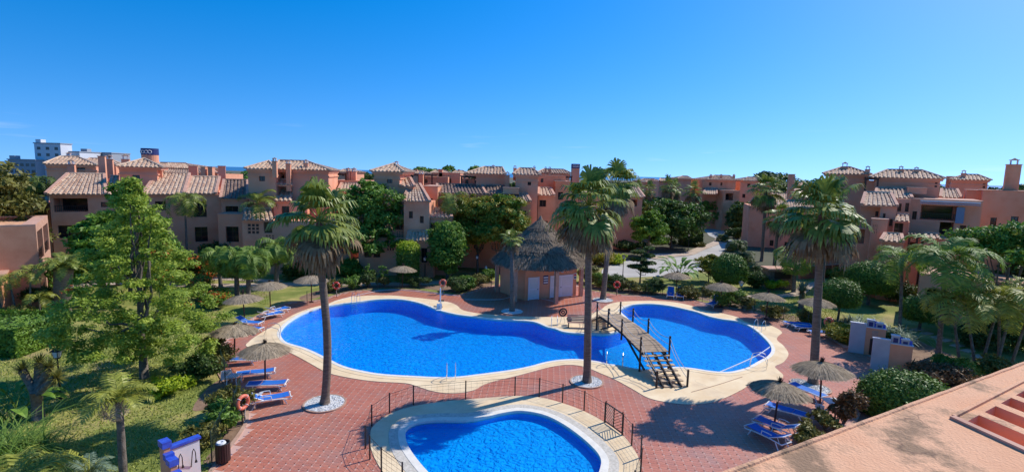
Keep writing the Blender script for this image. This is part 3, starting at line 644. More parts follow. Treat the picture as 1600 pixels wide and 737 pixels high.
h.hip(381.5, 431, 263.8, 252, 59.6, 7.2); h.hip(428, 516, 265.3, 252.5, 61.1, 8, ridge=(436, 480))
h.chim(425, 432, 246, 261, 59.3); h.chim(447, 454, 250, 283, 60.5); h.chim(474, 481, 249, 261, 62)
h.shed(430, 457, 289, 431, 456, 281.5, 60.4, 1.6, rake=False); h.shed(427, 456, 313.5, 431, 458, 297, 59.3, 3.2, rake=False)
h.block(427, 480, 315, 59.6, 2, ops=[(440, 322, 452, 336, 'w')])
h.shed(378, 428, 344, 381, 424, 327, 56.8, 3, rake=False)
h.block(378, 545, 345, 57.1, 3, ops=[(386, 349, 405, 365.5, 'g'), (412, 345.8, 425, 364, 'd'), (414, 366.5, 428.6, 377, 'g'), (520, 372, 545, 396, 'w')]); h.done()
h = House('low house of roof terraces under dark pergolas left of the tower house', 540, 70)
h.block(513, 585, 282, 70, 6, ops=[(520, 300, 535, 312, 'w')]); h.pergola(513, 541, 270, 70.5, 4); h.chim(541, 547, 262, 284, 71); h.chim(549, 556, 262, 284, 71); h.shed(528, 572, 300, 534, 568, 287, 66, 3.8); h.done()
h = House('tall plain tower house with single pyramid roof at centre left', 604, 61)
h.block(584.5, 624.5, 269.5, 61, 6.5, ops=[(604.6, 278, 613, 286, 'w')], cornice=True); h.hip(578, 631, 268, 256, 60.6, 7.4); h.chim(616, 622, 251.5, 262, 65)
h.shed(626, 648, 291, 627, 641, 278.5, 60.8, 3); h.block(624.6, 646, 292, 61, 2.5)
h.shed(630.5, 672, 314.5, 640, 656, 288, 58, 5); h.block(631, 671, 315.5, 58.3, 6, ops=[(638.7, 330, 645, 341, 'w'), (656, 337.5, 662, 348.5, 'w')])
h.block(600, 630.5, 341, 59, 4, ops=[(617, 343, 629.5, 359, 'l'), (619, 361, 630, 371, 'g'), (569, 384, 570, 402, 'x')][:2]); h.shed(598, 632, 340.5, 602, 630, 330, 58.6, 2, rake=False)
h.shed(636, 677, 376.5, 639, 674, 362, 57.0, 1.2); h.block(636, 678, 377.5, 57.2, 1, ops=[(658, 387.5, 667.5, 410, 'd')]); h.block(560, 636, 371, 58, 3, ops=[(569, 384, 580, 402, 'w'), (583, 384, 594, 402, 'w'), (604, 376, 616, 392, 'g')]); h.done()
h = House('salmon terraced house with pergola terraces between two towers', 690, 63, wallm=STUCCO2)
h.block(660, 684, 291.5, 63, 6, ops=[(672, 310, 676, 319, 'w')], cap=True); h.shed(671, 706, 339.5, 674, 703, 326, 58.6, 3.4); h.block(671.2, 706, 341, 58.9, 3.4, ops=[(672.5, 348, 686, 360, 'd'), (690, 380, 700, 390, 'w')], M=STUCCO)
h.block(655, 700, 276, 78, 6, ops=[(662, 280, 668, 286, 'w')]); h.pergola(640, 655, 271.5, 76, 4); h.pergola(661, 676, 272, 76, 4); h.chim(632, 638, 264, 282, 70); h.chim(654, 661, 266, 286, 70)
h.block(686, 719, 270.5, 80, 5, 300, ops=[(697, 279, 705, 286, 'd')], cap=True); h.chim(685, 691, 264.5, 274, 80, lantern=False); h.done()
h = House('wide pink house behind the orange tinged trees with chimney in its middle', 780, 63.6)
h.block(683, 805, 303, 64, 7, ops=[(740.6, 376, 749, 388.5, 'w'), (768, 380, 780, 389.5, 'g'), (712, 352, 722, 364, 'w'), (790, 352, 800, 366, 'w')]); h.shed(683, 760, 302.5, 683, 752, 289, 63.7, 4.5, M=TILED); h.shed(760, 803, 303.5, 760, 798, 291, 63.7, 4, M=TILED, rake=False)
h.block(744, 790, 273, 68, 7, 300, cornice=True); h.hip(728, 790, 271.5, 261.5, 67.6, 8, ridge=(757, 785)); h.pergola(720, 744, 274.5, 69, 3.5); h.block(722, 744, 279, 70, 4, 300, ops=[(727, 281, 732, 288, 'w')])
h.block(806, 841, 274, 63.8, 8, cornice=True, ops=[(824.5, 282, 830, 289.5, 'w')]); h.hip(801, 845, 272.8, 264, 63.4, 9, ridge=(812, 832)); h.chim(789, 796, 268, 286, 65.5); h.chim(768, 773, 257.5, 265, 71); h.chim(802, 807, 258.5, 268, 70)
h.shed(804, 829, 314.5, 804, 822, 303, 61.3, 2.3); h.block(804, 829, 315.5, 61.6, 2, ops=[(815, 329, 822, 350, 'd'), (808, 372, 816, 388, 'w')])
h.block(786, 811, 294, 61.8, 1.8, 303, cap=True); h.done()
h = House('salmon house glimpsed between the thatched hut and the paired palms', 860, 68, wallm=STUCCO2)
h.block(841, 884, 275, 72, 7, ops=[(845, 279, 849, 285, 'w')], cap=True); h.shed(841, 866, 305, 842, 860, 294, 66.5, 4); h.block(841, 868, 306, 66.8, 4, ops=[(843, 312.5, 853.5, 323, 'd'), (846, 345, 856, 360, 'w')])
h.hip(838, 893, 270.5, 265, 88, 9, ridge=(850, 880)); h.block(842, 890, 271, 88.4, 8, 285); h.chim(833, 836.5, 259, 268, 86); h.chim(851, 854, 260.5, 268, 88); h.chim(857, 861, 260.5, 268, 88)
h.pergola(870, 894, 275, 80, 4); h.block(868, 892, 284, 70, 6, ops=[(872, 300, 880, 312, 'w')], cap=True); h.done()
h = House('pink end house partly behind the two overlapping palms beside the road', 960, 84)
h.block(915, 1004, 308, 84, 10, ops=[(983, 312, 996, 322, 'l'), (940, 330, 950, 344, 'w'), (945, 362, 958, 378, 'w')]); h.shed(912, 1007, 307, 925, 996, 292, 83.7, 8); h.done()
# middle distance, beyond the road
h = House('distant pink house with small hipped roof, left of the road end', 1053, 128, group='distant pink houses beyond the road')
h.block(1030, 1078, 283, 128, 10, ops=[(1037, 301, 1041, 307, 'w'), (1062, 296, 1069, 302, 'w'), (1058, 285, 1061, 289, 'w')]); h.hip(1058, 1082, 279.5, 275.5, 124, 9, ridge=(1066, 1074)); h.block(1060, 1080, 280, 124.5, 8); h.shed(1030, 1058, 283, 1032, 1056, 279.5, 127.5, 5)
h.done()
h = House('distant salmon house crowned by the widest far tiled roof', 1122, 122, wallm=STUCCO2, group='distant pink houses beyond the road')
h.block(1099, 1150, 281, 122, 10, ops=[(1126, 285, 1129, 290, 'w'), (1108, 285, 1112, 290, 'w')]); h.hip(1105, 1151, 281, 274.5, 121.5, 11, ridge=(1116, 1140)); h.block(1131, 1156, 298, 118, 4, ops=[(1134, 302, 1146, 313, 'l')], cap=True); h.shed(1098, 1120, 303, 1103, 1120, 294, 118, 4)
for x in (1111, 1127, 1147): h.chim(x - 1.5, x + 1.5, 272, 279, 123)
h.done()
h = House('distant pink house with stepped walls right of the salmon one', 1172, 125, group='distant pink houses beyond the road')
h.block(1157, 1200, 284, 125, 9, ops=[(1168, 287, 1173, 292, 'w'), (1160, 303, 1165, 309, 'w')]); h.hip(1160, 1188, 282.5, 277, 124.5, 9, ridge=(1168, 1180)); h.chim(1163, 1166, 277, 284, 126); h.done()
h = House('far row of pink roofs just above the palm crowns at the sea', 1020, 190, group='distant pink houses beyond the road')
h.block(1000, 1060, 283, 190, 9, ops=[(1010, 287, 1014, 290, 'w'), (1030, 287, 1034, 290, 'w')]); h.hip(998, 1030, 283, 279.5, 189, 10, ridge=(1006, 1022)); h.hip(1080, 1100, 282.5, 279.5, 189, 8, ridge=(1086, 1094)); h.block(1078, 1102, 283, 190, 8); h.done()
# --- right hand complex
h = House('plain walled house end behind the slim paired palm trunks', 1215, 90, rot=-18, group='pink houses right of the road')
h.block(1172, 1345, 325, 90, 10, ops=[(1203, 375, 1209, 384, 'w'), (1226, 378, 1240, 386, 'w')]); h.shed(1200, 1270, 324, 1206, 1262, 303, 89.7, 9); h.chim(1231, 1240, 272, 300, 84, lantern=False)
h.shed(1240, 1330, 300, 1252, 1325, 287, 94, 7); h.block(1240, 1330, 301, 94.4, 7); h.done()
h = House('pink stepped house with lattice screens right of the shady palm', 1385, 60, rot=-34, group='pink houses right of the road')
h.block(1296, 1358, 273.5, 66, 8, cornice=True); h.hip(1285, 1362, 272, 262, 65.6, 8.8, ridge=(1316, 1328)); h.block(1355, 1372, 282, 65, 5); h.pergola(1352, 1374, 277, 63, 3)
h.block(1368, 1470, 278.5, 64, 8, cornice=True, ops=[(1461, 285, 1465, 292.5, 'w'), (1400, 286, 1404, 291, 'x')][:1]); h.hip(1358, 1478, 278, 266.5, 63.6, 9, ridge=(1386, 1440))
h.chim(1314, 1325, 253, 264, 68); h.chim(1351, 1359, 259, 272, 66); h.chim(1403, 1411, 259, 273, 66); h.chim(1427, 1435, 260.5, 275, 66)
h.block(1419, 1449, 294, 61, 3, 303, cap=True); h.shed(1367, 1425, 309, 1370, 1418, 295, 59.5, 4.3); h.shed(1346, 1402, 321, 1352, 1392, 302, 56.5, 4.5)
h.block(1345, 1378, 322, 58, 6, ops=[(1368, 330, 1373, 338, 'w')]); h.block(1376.6, 1402, 320, 56.7, 6, ops=[(1380, 333.5, 1384, 342, 'w'), (1390, 342, 1395, 353, 'w')])
h.block(1402, 1424, 311, 58.5, 4, ops=[(1403, 318, 1409, 330, 'w'), (1415, 317, 1421, 331, 'w'), (1398, 348, 1412, 364, 'x')][:2])
h.block(1396, 1422, 346, 56.2, 2.2, ops=[(1398, 348.5, 1412, 364, 'd'), (1413, 349, 1419, 364, 'g')]); h.shed(1398, 1421, 345.5, 1401, 1420, 336, 55.9, 2, rake=False)
h.block(1362.5, 1388, 343, 54.6, 2, ops=[(1364, 350, 1372, 366, 'g'), (1373, 365, 1379, 376, 'g'), (1360, 385, 1361, 400, 'x'), (1364, 386, 1371, 401, 'g')][:2] + [(1364, 386, 1371, 401, 'g'), (1374, 385, 1380, 400, 'w')], cap=True)
h.block(1325, 1362, 356, 57, 3, ops=[(1334, 358, 1352, 380, 'l'), (1331, 390, 1339, 402, 'w')]); h.block(1378, 1412, 378, 51.8, 3); h.shed(1376, 1411, 377, 1383, 1408, 366, 51.5, 3, rake=True)
h.done()
h = House('house with wide open roof terrace under a folded white awning', 1480, 56, rot=-36, ref=1480, group='pink houses right of the road')
h.block(1422, 1536, 313, 56, 8, ops=[(1439.6, 321, 1497, 344, 'l'), (1469, 347, 1491, 367, 'l'), (1426, 330, 1433, 343, 'w'), (1500, 352, 1510, 366, 'w')], cap=True)
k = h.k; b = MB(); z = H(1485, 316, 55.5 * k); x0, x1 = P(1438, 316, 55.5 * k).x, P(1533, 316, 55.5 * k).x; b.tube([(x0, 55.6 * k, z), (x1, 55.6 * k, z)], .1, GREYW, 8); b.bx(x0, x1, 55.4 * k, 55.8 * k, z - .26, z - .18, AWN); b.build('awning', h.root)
b = MB(); x0, x1 = P(1495, 325, 55.8 * k).x, P(1508, 325, 55.8 * k).x; b.bx(x0, x1, 55.75 * k, 55.85 * k, H(1500, 349, 55.8 * k), H(1500, 324, 55.8 * k), AWN); b.build('blue_panel', h.root)
h.block(1444, 1520, 375, 52.6, 2.9, M=TRIM, cap=True, ops=[(1452, 382, 1466, 398, 'd'), (1480, 382, 1500, 396, 'w')]); h.block(1412, 1440, 371, 53, 1.9, ops=[(1418, 378, 1432, 392, 'l')], cap=True); h.pergola(1420, 1436, 366, 52.2, 1.2); h.shed(1440, 1470, 372, 1443, 1468, 366, 52.2, 1.5, rake=False); h.done()
h = House('big plain parapet wall house behind the right hand garden trees', 1560, 62, rot=-38, group='pink houses right of the road')
h.block(1511, 1536, 297.5, 63.5, 5, cap=True, M=STUCCO2); h.block(1536, 1680, 299.5, 62, 7, cap=True, ops=[(1548, 340, 1558, 354, 'w'), (1580, 338, 1592, 354, 'w')]); h.chim(1568, 1591, 247, 299, 64, M=STUCCO2); h.done()
h = House('hipped roof house seen over the parapets left of the tall chimney', 1516, 80, rot=-38, group='pink houses right of the road')
h.block(1487, 1544, 282, 80, 8, cornice=True, ops=[(1536, 287, 1540, 294, 'w')]); h.hip(1483, 1550, 281, 273.5, 79.6, 9, ridge=(1508, 1528)); h.chim(1501, 1509, 265.5, 278, 81); h.shed(1469, 1502, 309, 1471, 1495, 296, 66, 4); h.block(1470, 1502, 310, 66.3, 4); h.block(1480, 1492, 276, 84, 3, cap=True); h.done()
h = House('shaded garden level wall with an arch behind the slender palms', 1500, 43, rot=-38, group='pink houses right of the road')
h.block(1437, 1720, 443, 43, 6, ops=[(1447, 453, 1493, 500, 'a'), (1525, 462, 1550, 492, 'w')], cap=True); h.block(1540, 1720, 390, 47, 3, ops=[(1548, 398, 1556, 404, 'w'), (1572, 398, 1580, 404, 'w')], cap=True); h.done()
# lesser roofs filling the distance
for (p0, p1, pe, Y, M_, lb) in ((636, 668, 270.5, 150, STUCCO, 'distant low house roof just right of the tall tower house chimney'), (672, 704, 270, 165, STUCCO2, 'distant low house roof under the pine tops, left of the pergola terrace'), (706, 730, 270.5, 140, STUCCO, 'distant low house roof left of the wide pink house'), (862, 892, 273.5, 130, STUCCO2, 'distant low house roof left of the square dark topped stack'), (1008, 1034, 285, 150, STUCCO2, 'distant salmon house between the far palms, left end'), (1080, 1100, 286, 140, STUCCO, 'distant pink house squeezed left of the widest far roof'), (1186, 1216, 288, 130, STUCCO2, 'distant salmon house behind the slim fan palm crown'), (528, 560, 268.5, 150, STUCCO, 'distant low house roof left of the tall tower house')):
    h = House(lb, (p0 + p1) / 2, Y, wallm=M_, group='distant pink houses beyond the road'); q_ = (p1 - p0) / 5
    h.block(p0 + 2, p1 - 2, pe + .6, Y, 7, ops=[(p0 + q_, pe + 3.5, p0 + q_ * 1.5, pe + 6.5, 'w'), (p0 + q_ * 3, pe + 3.5, p0 + q_ * 3.6, pe + 6.5, 'w')]); h.hip(p0, p1, pe, pe - 3.8, Y - .4, 8, ridge=(p0 + q_ * 1.4, p1 - q_ * 1.4)); h.chim(p0 + q_ * 2, p0 + q_ * 2.5, pe - 6, pe, Y + 2, lantern=False); h.done()
# two chimney stacks with dark tiled crowns and pale ring ornaments
def stack(px0, px1, pt, pb, Y, roundish, label, nr):
    x0, x1 = P(px0, pb, Y).x, P(px1, pb, Y).x; z1 = H((px0 + px1) / 2, pt, Y); xc = (x0 + x1) / 2; w_ = x1 - x0
    r = thing('chimney_stack', label, 'chimney', (xc, Y + w_ / 2, 0), world=True); b = MB(); bh = 1.1 if roundish else .85; c = Vector((xc, Y + w_ / 2, 0)); n = 24 if roundish else 4
    rad = w_ / 2 if roundish else w_ / 2 * 1.414; ro = 0 if roundish else math.pi / 4
    pl = lambda rr: [(c.x + rr * math.cos(ro + 2 * math.pi * i / n), c.y + rr * math.sin(ro + 2 * math.pi * i / n)) for i in range(n)]
    b.prism(pl(rad), 0, z1 - bh, STUCCO); b.build('stack', r)
    b = MB(); b.prism(pl(rad * 1.03), z1 - bh, z1, SIGNB); k = b.build('tiled_crown', r)
    b = MB(); rr = bh * .27
    for i in range(nr):
        off = (i - (nr - 1) / 2) * rr * 1.7
        if roundish: a = -math.pi / 2 + off / (w_ / 2); p = (c.x + rad * 1.05 * math.cos(a), c.y + rad * 1.05 * math.sin(a), z1 - bh * .55); ax = Vector((math.cos(a), math.sin(a), 0))
        else: p = (xc + off, Y - .07, z1 - bh * .5); ax = Vector((0, -1, 0))
        b.torus(p, rr * .85, .055, WHITEW, ax)
    b.build('ring_ornament', k)
stack(216, 239, 231.5, 262, 88, True, 'round pink stack with dark crown band and white rings, highest at left', 4)
stack(893, 905, 256, 285, 100, False, 'square pink stack with dark top and three white rings near paired palms', 3)
# far white buildings
def farb(label, px0, px1, pt, Y, dep, M, rows, cols, ztop=None):
    o = P((px0 + px1) / 2, 300, Y); x0, x1 = P(px0, pt, Y).x, P(px1, pt, Y).x; z1 = H((px0 + px1) / 2, pt, Y); r = thing('apartment_building', label, 'building', (o.x, Y, 0), 'far apartment buildings', world=True)
    b = MB(); b.bx(x0, x1, Y, Y + dep, 0, z1, M); b.build('wall', r); b = MB(); b.bx(x0 - .3, x1 + .3, Y - .3, Y + dep + .3, z1, z1 + .5, HOTELG); b.bx(x0, x0 + (x1 - x0) * .2, Y + 1, Y + 4, z1 + .5, z1 + 2.2, M); b.build('roof', r)
    for j in range(rows):
        for i in range(cols):
            xx = x0 + (x1 - x0) * (i + .5) / cols; zz = z1 - 2.2 - 3.3 * j; b = MB(); b.bx(xx - .9, xx + .9, Y - .03, Y + .05, zz - 1, zz + .5, GLASSD); b.build('window', r)
farb('tall white block with rows of small windows on the left skyline', 53, 94, 224.5, 270, 7, HOTEL, 4, 3); farb('low white building right beside the tall white block', 96, 124, 237.5, 275, 14, HOTEL, 2, 4)
farb('long grey roofed building stretching behind the left chimneys', 124, 174, 239, 290, 14, HOTELG, 1, 9); farb('low grey building at the foot of the tall white block', 12, 55, 250, 265, 14, HOTELG, 2, 5)
# ============================================================ vegetation
def unit(v): return v / np.maximum(np.linalg.norm(v, axis=-1, keepdims=True), 1e-9)
def leaves(blobs, n, size, rng, shell=.55, flat=.35, aspect=1.8, clump=0, droop=0):
    """leaf-sized quads through a set of ellipsoids (x,y,z,rx,ry,rz)"""
    B = np.array(blobs, float); vol = (B[:, 3] * B[:, 4] * B[:, 5]) ** .8; k = rng.choice(len(B), n, p=vol / vol.sum())
    d = unit(rng.normal(size=(n, 3))); r = (shell + (1 - shell) * rng.random(n)) ** .8
    if clump:
        nc = max(6, int(n / clump)); cd = unit(rng.normal(size=(nc, 3))); cr_ = (.45 + .55 * rng.random(nc)) ; ci = rng.integers(0, nc, n); kc = rng.choice(len(B), nc, p=vol / vol.sum()); k = kc[ci]
        cen = B[k, :3] + cd[ci] * cr_[ci, None] * B[k, 3:6]; rad = np.minimum(B[k, 3], B[k, 4])[:, None]
        p = cen + rng.normal(size=(n, 3)) * np.array([.17, .17, .10]) * rad; d = unit(p - B[k, :3])
    else: p = B[k, :3] + d * r[:, None] * B[k, 3:6]
    nrm = unit(d * .6 + rng.normal(size=(n, 3)) * .55 + np.array([0, 0, flat]))
    a = unit(np.cross(nrm, rng.normal(size=(n, 3)))); b_ = np.cross(nrm, a); a[:, 2] -= droop; s = size * (.6 + .8 * rng.random(n))[:, None]
    A, Bb = a * s * aspect * .5, b_ * s * .5
    return np.stack([p - A, p + Bb * .8, p + A, p - Bb * .8], 1)
def limbs(mb, base, tips, r0, M, rng, n=7, wob=.25, z0=1.2):
    base = np.array(base, float)
    for t in tips:
        t = np.array(t, float); st = base + np.array([0, 0, z0 + rng.random() * (t[2] - base[2]) * .35]); pts = []
        for i in range(5):
            f = i / 4; q = st * (1 - f) + t * f; q = q + rng.normal(size=3) * wob * math.sin(f * math.pi) + np.array([0, 0, -.12 * np.linalg.norm(t - st) * math.sin(f * math.pi)]); pts.append(q)
        mb.tube(pts, [r0 * .55 * (1 - .8 * i / 4) for i in range(5)], M, n, cap=False)
def make_tree(name, label, cat, h, blobs, leafM, n, size, seed, trunk_r=.16, trunkM=None, extra=(), group=None, shell=.3, clump=40, trunks=None, th=None, droop=0, flat=.35):
    """blobs in local metres; trunk and limbs, then a crown of leaves"""
    rng = np.random.default_rng(seed); r = thing(name, label, cat, (0, 0, 0), group); tM = trunkM or BARKG; b = MB(); th = th or max(q[2] for q in blobs)
    for (x, y, lean) in (trunks or [(0, 0, 0)]):
        pts = [(x + lean * (i / 5) ** 1.3 + rng.normal() * .04 * i / 5, y + rng.normal() * .04, -.05 + (th + .05) * i / 5) for i in range(6)]
        b.tube(pts, [trunk_r * (1.25 if i == 0 else 1 - .14 * i) for i in range(6)], tM, 9)
    tips = [(q[0], q[1], q[2] + .15 * q[5]) for q in blobs]; rng.shuffle(tips); limbs(b, (0, 0, 0), tips[:14], trunk_r, tM, rng, z0=th * .2)
    b.build('trunk', r, smooth=True)
    b = MB(); b.quads(leaves(blobs, n, size, rng, shell, clump=clump, droop=droop, flat=flat), leafM)
    for (M2, n2, sz2) in extra: b.quads(leaves([(q[0], q[1], q[2] + q[5] * .1, q[3] * 1.03, q[4] * 1.03, q[5] * 1.03) for q in blobs], n2, sz2, rng, .85, clump=25), M2)
    b.build('crown', r); return r
def rblobs(seed, n, rx, ry, z0, z1, prof, br):
    rng = np.random.default_rng(seed); out = []
    for i in range(n):
        f = (i + .5) / n; z = z0 + (z1 - z0) * f; a = i * 2.4 + rng.random() * .8; rr = prof(f) * math.sqrt(rng.random() * .8 + .2); s = br * (.7 + .6 * rng.random()) * (.55 + .45 * prof(f))
        out.append((math.cos(a) * rr * rx, math.sin(a) * rr * ry, z + rng.normal() * .15, s, s, s * .55))
    return out
dome = lambda f: math.sqrt(max(.05, 1 - (2 * f - .75) ** 2 / 1.6)); cone = lambda f: (1 - f) ** .75 * .95 + .05; oval = lambda f: math.sqrt(max(.08, 1 - (2 * f - 1) ** 2))

def topiary(name, label, cat, kind, dims, leafM, n, size, seed, stem=0, stem_r=.1, group=None, coreM=None):
    """clipped ball, drum or box: a dense shell of small leaves"""
    rng = np.random.default_rng(seed); r = thing(name, label, cat, (0, 0, 0), group); dx, dy, dz = dims
    if stem:
        b = MB(); b.tube([(0, 0, -.05), (.03, 0, stem * .5), (0, .02, stem + dz * .3)], [stem_r * 1.2, stem_r, stem_r * .9], BARKG, 8); b.build('trunk', r, smooth=True)
    d = unit(rng.normal(size=(n, 3)))
    if kind == 'ball': p = d * np.array([dx, dy, dz]) / 2; nr = unit(d / np.array([dx, dy, dz])); p[:, 2] += stem + dz / 2
    elif kind == 'dome':
        d[:, 2] = np.abs(d[:, 2]) ** .8 * np.sign(d[:, 2]); d = unit(d); p = d * np.array([dx / 2, dy / 2, dz * .62]); p[:, 2] = np.maximum(p[:, 2], -dz * .38); nr = d.copy(); p[:, 2] += stem + dz * .38
    elif kind == 'column':
        t = rng.random(n) * 2 * math.pi; z = rng.random(n) * dz; cap_ = z > dz * .8; rr = np.where(cap_, np.sqrt(np.maximum(0, 1 - ((z - dz * .8) / (dz * .2)) ** 2)), 1) * (.86 + .14 * z / dz)
        p = np.stack([np.cos(t) * rr * dx / 2, np.sin(t) * rr * dy / 2, z + stem], 1); nr = unit(np.stack([np.cos(t), np.sin(t), np.where(cap_, 1.2, 0)], 1))
    else:
        q = np.clip(d * 1.5, -1, 1); e = np.abs(q); q = np.where(e > .72, np.sign(q), q / .72); q = np.clip(q + rng.normal(size=q.shape) * .015, -1.02, 1.02); p = q * np.array([dx, dy, dz]) / 2; p[:, 2] += stem + dz / 2; nr = d
    p = p + nr * (np.abs(rng.normal(size=(n, 1))) ** 1.6 * .075 - .045); nn = unit(nr + rng.normal(size=(n, 3)) * .5)
    a = unit(np.cross(nn, rng.normal(size=(n, 3)))); c = np.cross(nn, a); s = size * (.6 + .8 * rng.random(n))[:, None]
    qd = np.stack([p - a * s * .9, p + c * s * .4, p + a * s * .9, p - c * s * .4], 1); b = MB(); hi = (p[:, 2] > stem + dz * .8 + rng.normal(size=n) * .25) if kind == 'column' else np.zeros(n, bool)
    b.quads(qd[~hi], leafM)
    if hi.any(): b.quads(qd[hi], LF_LIME)
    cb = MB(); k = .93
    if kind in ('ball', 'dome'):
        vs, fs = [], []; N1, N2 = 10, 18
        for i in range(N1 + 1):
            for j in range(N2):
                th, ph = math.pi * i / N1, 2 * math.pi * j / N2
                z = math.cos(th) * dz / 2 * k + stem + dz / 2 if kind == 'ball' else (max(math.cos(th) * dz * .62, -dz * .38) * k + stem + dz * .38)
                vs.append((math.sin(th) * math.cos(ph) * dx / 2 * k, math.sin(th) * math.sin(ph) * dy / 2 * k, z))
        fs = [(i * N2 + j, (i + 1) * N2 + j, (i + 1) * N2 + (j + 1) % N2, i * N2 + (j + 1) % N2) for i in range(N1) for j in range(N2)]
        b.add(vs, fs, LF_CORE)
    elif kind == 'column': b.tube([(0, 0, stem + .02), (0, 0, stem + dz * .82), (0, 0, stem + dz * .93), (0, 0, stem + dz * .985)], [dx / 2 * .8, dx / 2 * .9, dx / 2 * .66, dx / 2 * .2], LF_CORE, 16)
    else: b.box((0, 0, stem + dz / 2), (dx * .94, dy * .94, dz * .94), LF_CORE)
    b.build('foliage', r); return r

# ---- fan palms
def fan_fronds(nf, Rad, rng, el0, el1, drp, segs=22, pet=(.7, 1.25), blade=(.85, 1.2)):
    Q = []; stems = []
    for i in range(nf):
        az = i * 2.39996 + rng.normal() * .15; el = el0 + (el1 - el0) * ((i + .5) / nf) + rng.normal() * .24; L_ = rng.uniform(*pet) * Rad; Bl = rng.uniform(*blade) * Rad
        o = np.array([math.cos(az), math.sin(az), 0]); u = np.array([0, 0, 1.]); d0 = o * math.cos(el) + u * math.sin(el)
        tip = d0 * L_ + np.array([0, 0, -drp * .35 * L_ * abs(math.cos(el))]); mid = d0 * L_ * .5; stems.append([(0, 0, 0), mid, tip])
        dv = unit(d0 + np.array([0, 0, -drp * .6])); sd = unit(np.cross(dv, u) + 1e-6); nv = np.cross(sd, dv)
        a = np.linspace(-1.75, 1.75, segs) + rng.normal(size=segs) * .05; lb = Bl * (1 - .22 * np.abs(a) / 1.75) * (1 + rng.normal(size=segs) * .06)
        dirs = np.cos(a)[:, None] * dv + np.sin(a)[:, None] * sd + .18 * np.abs(np.sin(a))[:, None] * nv; dirs = unit(dirs)
        perp = unit(np.cross(dirs, nv)); w0 = Bl * .058
        prev = np.repeat(tip[None], segs, 0); pw = .25; p_ = prev; dcur = dirs
        for st, (ln, wd, g_) in enumerate(((.42, 1.0, .10), (.3, .75, .55 * drp + .2), (.28, .08, 1.6 * drp + .5))):
            dcur = unit(dcur + np.array([0, 0, -g_])) if st else dcur; nx = p_ + dcur * (lb * ln)[:, None]
            Q.append(np.stack([p_ - perp * w0 * pw, p_ + perp * w0 * pw, nx + perp * w0 * wd, nx - perp * w0 * wd], 1)); p_ = nx; pw = wd
    return np.concatenate(Q), stems
def make_fan_palm(h, lean, Rad, seed, r0=.24, r1=.17, nf=44, nd=26, bend=0, label='', skirt=1.0, segs=22):
    rng = np.random.default_rng(seed); r = thing('fan_palm', label, 'palm tree', (0, 0, 0)); b = MB(); pts, rad = [], []
    for i in range(15):
        f = i / 14; pts.append((lean[0] * f ** 1.2 + bend * math.sin(f * math.pi * 1.6), lean[1] * f, -.05 + (h + .05) * f)); rad.append((r0 * (1.35 - .9 * min(1, f * 6)) if f < .08 else r0 + (r1 - r0) * f) * (1 + .03 * (i % 2)))
    b.tube(pts, rad, BARK, 12); b.build('trunk', r, smooth=True)
    c = np.array(pts[-1]); q, st = fan_fronds(int(nf * .8), Rad, rng, 1.35, -.55, .6, segs); b = MB(); b.quads(q + c, PALMG)
    for s_ in st: b.tube([c + np.array(p) for p in s_], [.035, .028, .018], FEATHY, 5, cap=False)
    b.build('crown', r)
    if nd:
        q, st = fan_fronds(int(nd * 1.3), Rad, rng, -.35, -1.35, .9, max(12, segs - 6), pet=(.6, 1.15), blade=(.8, 1.2)); b = MB(); cc = c + np.array([0, 0, -.3 * skirt]); b.quads(q + cc, PALMD)
        for s_ in st: b.tube([cc + np.array(p) for p in s_], [.03, .02, .015], PALMD, 4, cap=False)
        b.build('dead_fronds', r)
    return r
# ---- feather palms
def feather_fronds(nf, Ln, rng, el0, el1, droop, nl=34, lw=.028, ll=.30, vdrop=.35, seed_az=0):
    Q, ribs = [], []
    for i in range(nf):
        az = seed_az + i * 2.39996 + rng.normal() * .2; el = el0 + (el1 - el0) * (i + .5) / nf + rng.normal() * .08; L_ = Ln * rng.uniform(.85, 1.1)
        o = np.array([math.cos(az), math.sin(az), 0.]); p = np.zeros(3); pts = [p]; e = el; K = 10
        for k in range(K): e -= droop / K * (1 + k * .22); p = p + (o * math.cos(e) + np.array([0, 0, math.sin(e)])) * L_ / K; pts.append(p)
        pts = np.array(pts); ribs.append(pts); t = np.linspace(.14, .99, nl); idx = t * K; i0 = np.minimum(idx.astype(int), K - 1); fr = (idx - i0)[:, None]
        c = pts[i0] * (1 - fr) + pts[i0 + 1] * fr; tg = unit(pts[i0 + 1] - pts[i0]); sd = unit(np.cross(tg, np.array([0, 0, 1.])) + 1e-6)
        lenl = L_ * ll * (np.sin(np.clip(t * 1.05, 0, 1) * math.pi) ** .6 * .9 + .15)[:, None]
        for sg in (-1, 1):
            d = unit(sd * sg + tg * .55 + np.array([0, 0, .12]) + rng.normal(size=c.shape) * .12); mid = c + d * lenl * .5; d2 = unit(d + np.array([0, 0, -vdrop * 1.6])); end = mid + d2 * lenl * .5; wv = tg * lw * L_ * .5
            Q.append(np.stack([c - wv * .5, c + wv * .5, mid + wv, mid - wv], 1)); Q.append(np.stack([mid - wv, mid + wv, end + wv * .1, end - wv * .1], 1))
    return np.concatenate(Q), ribs
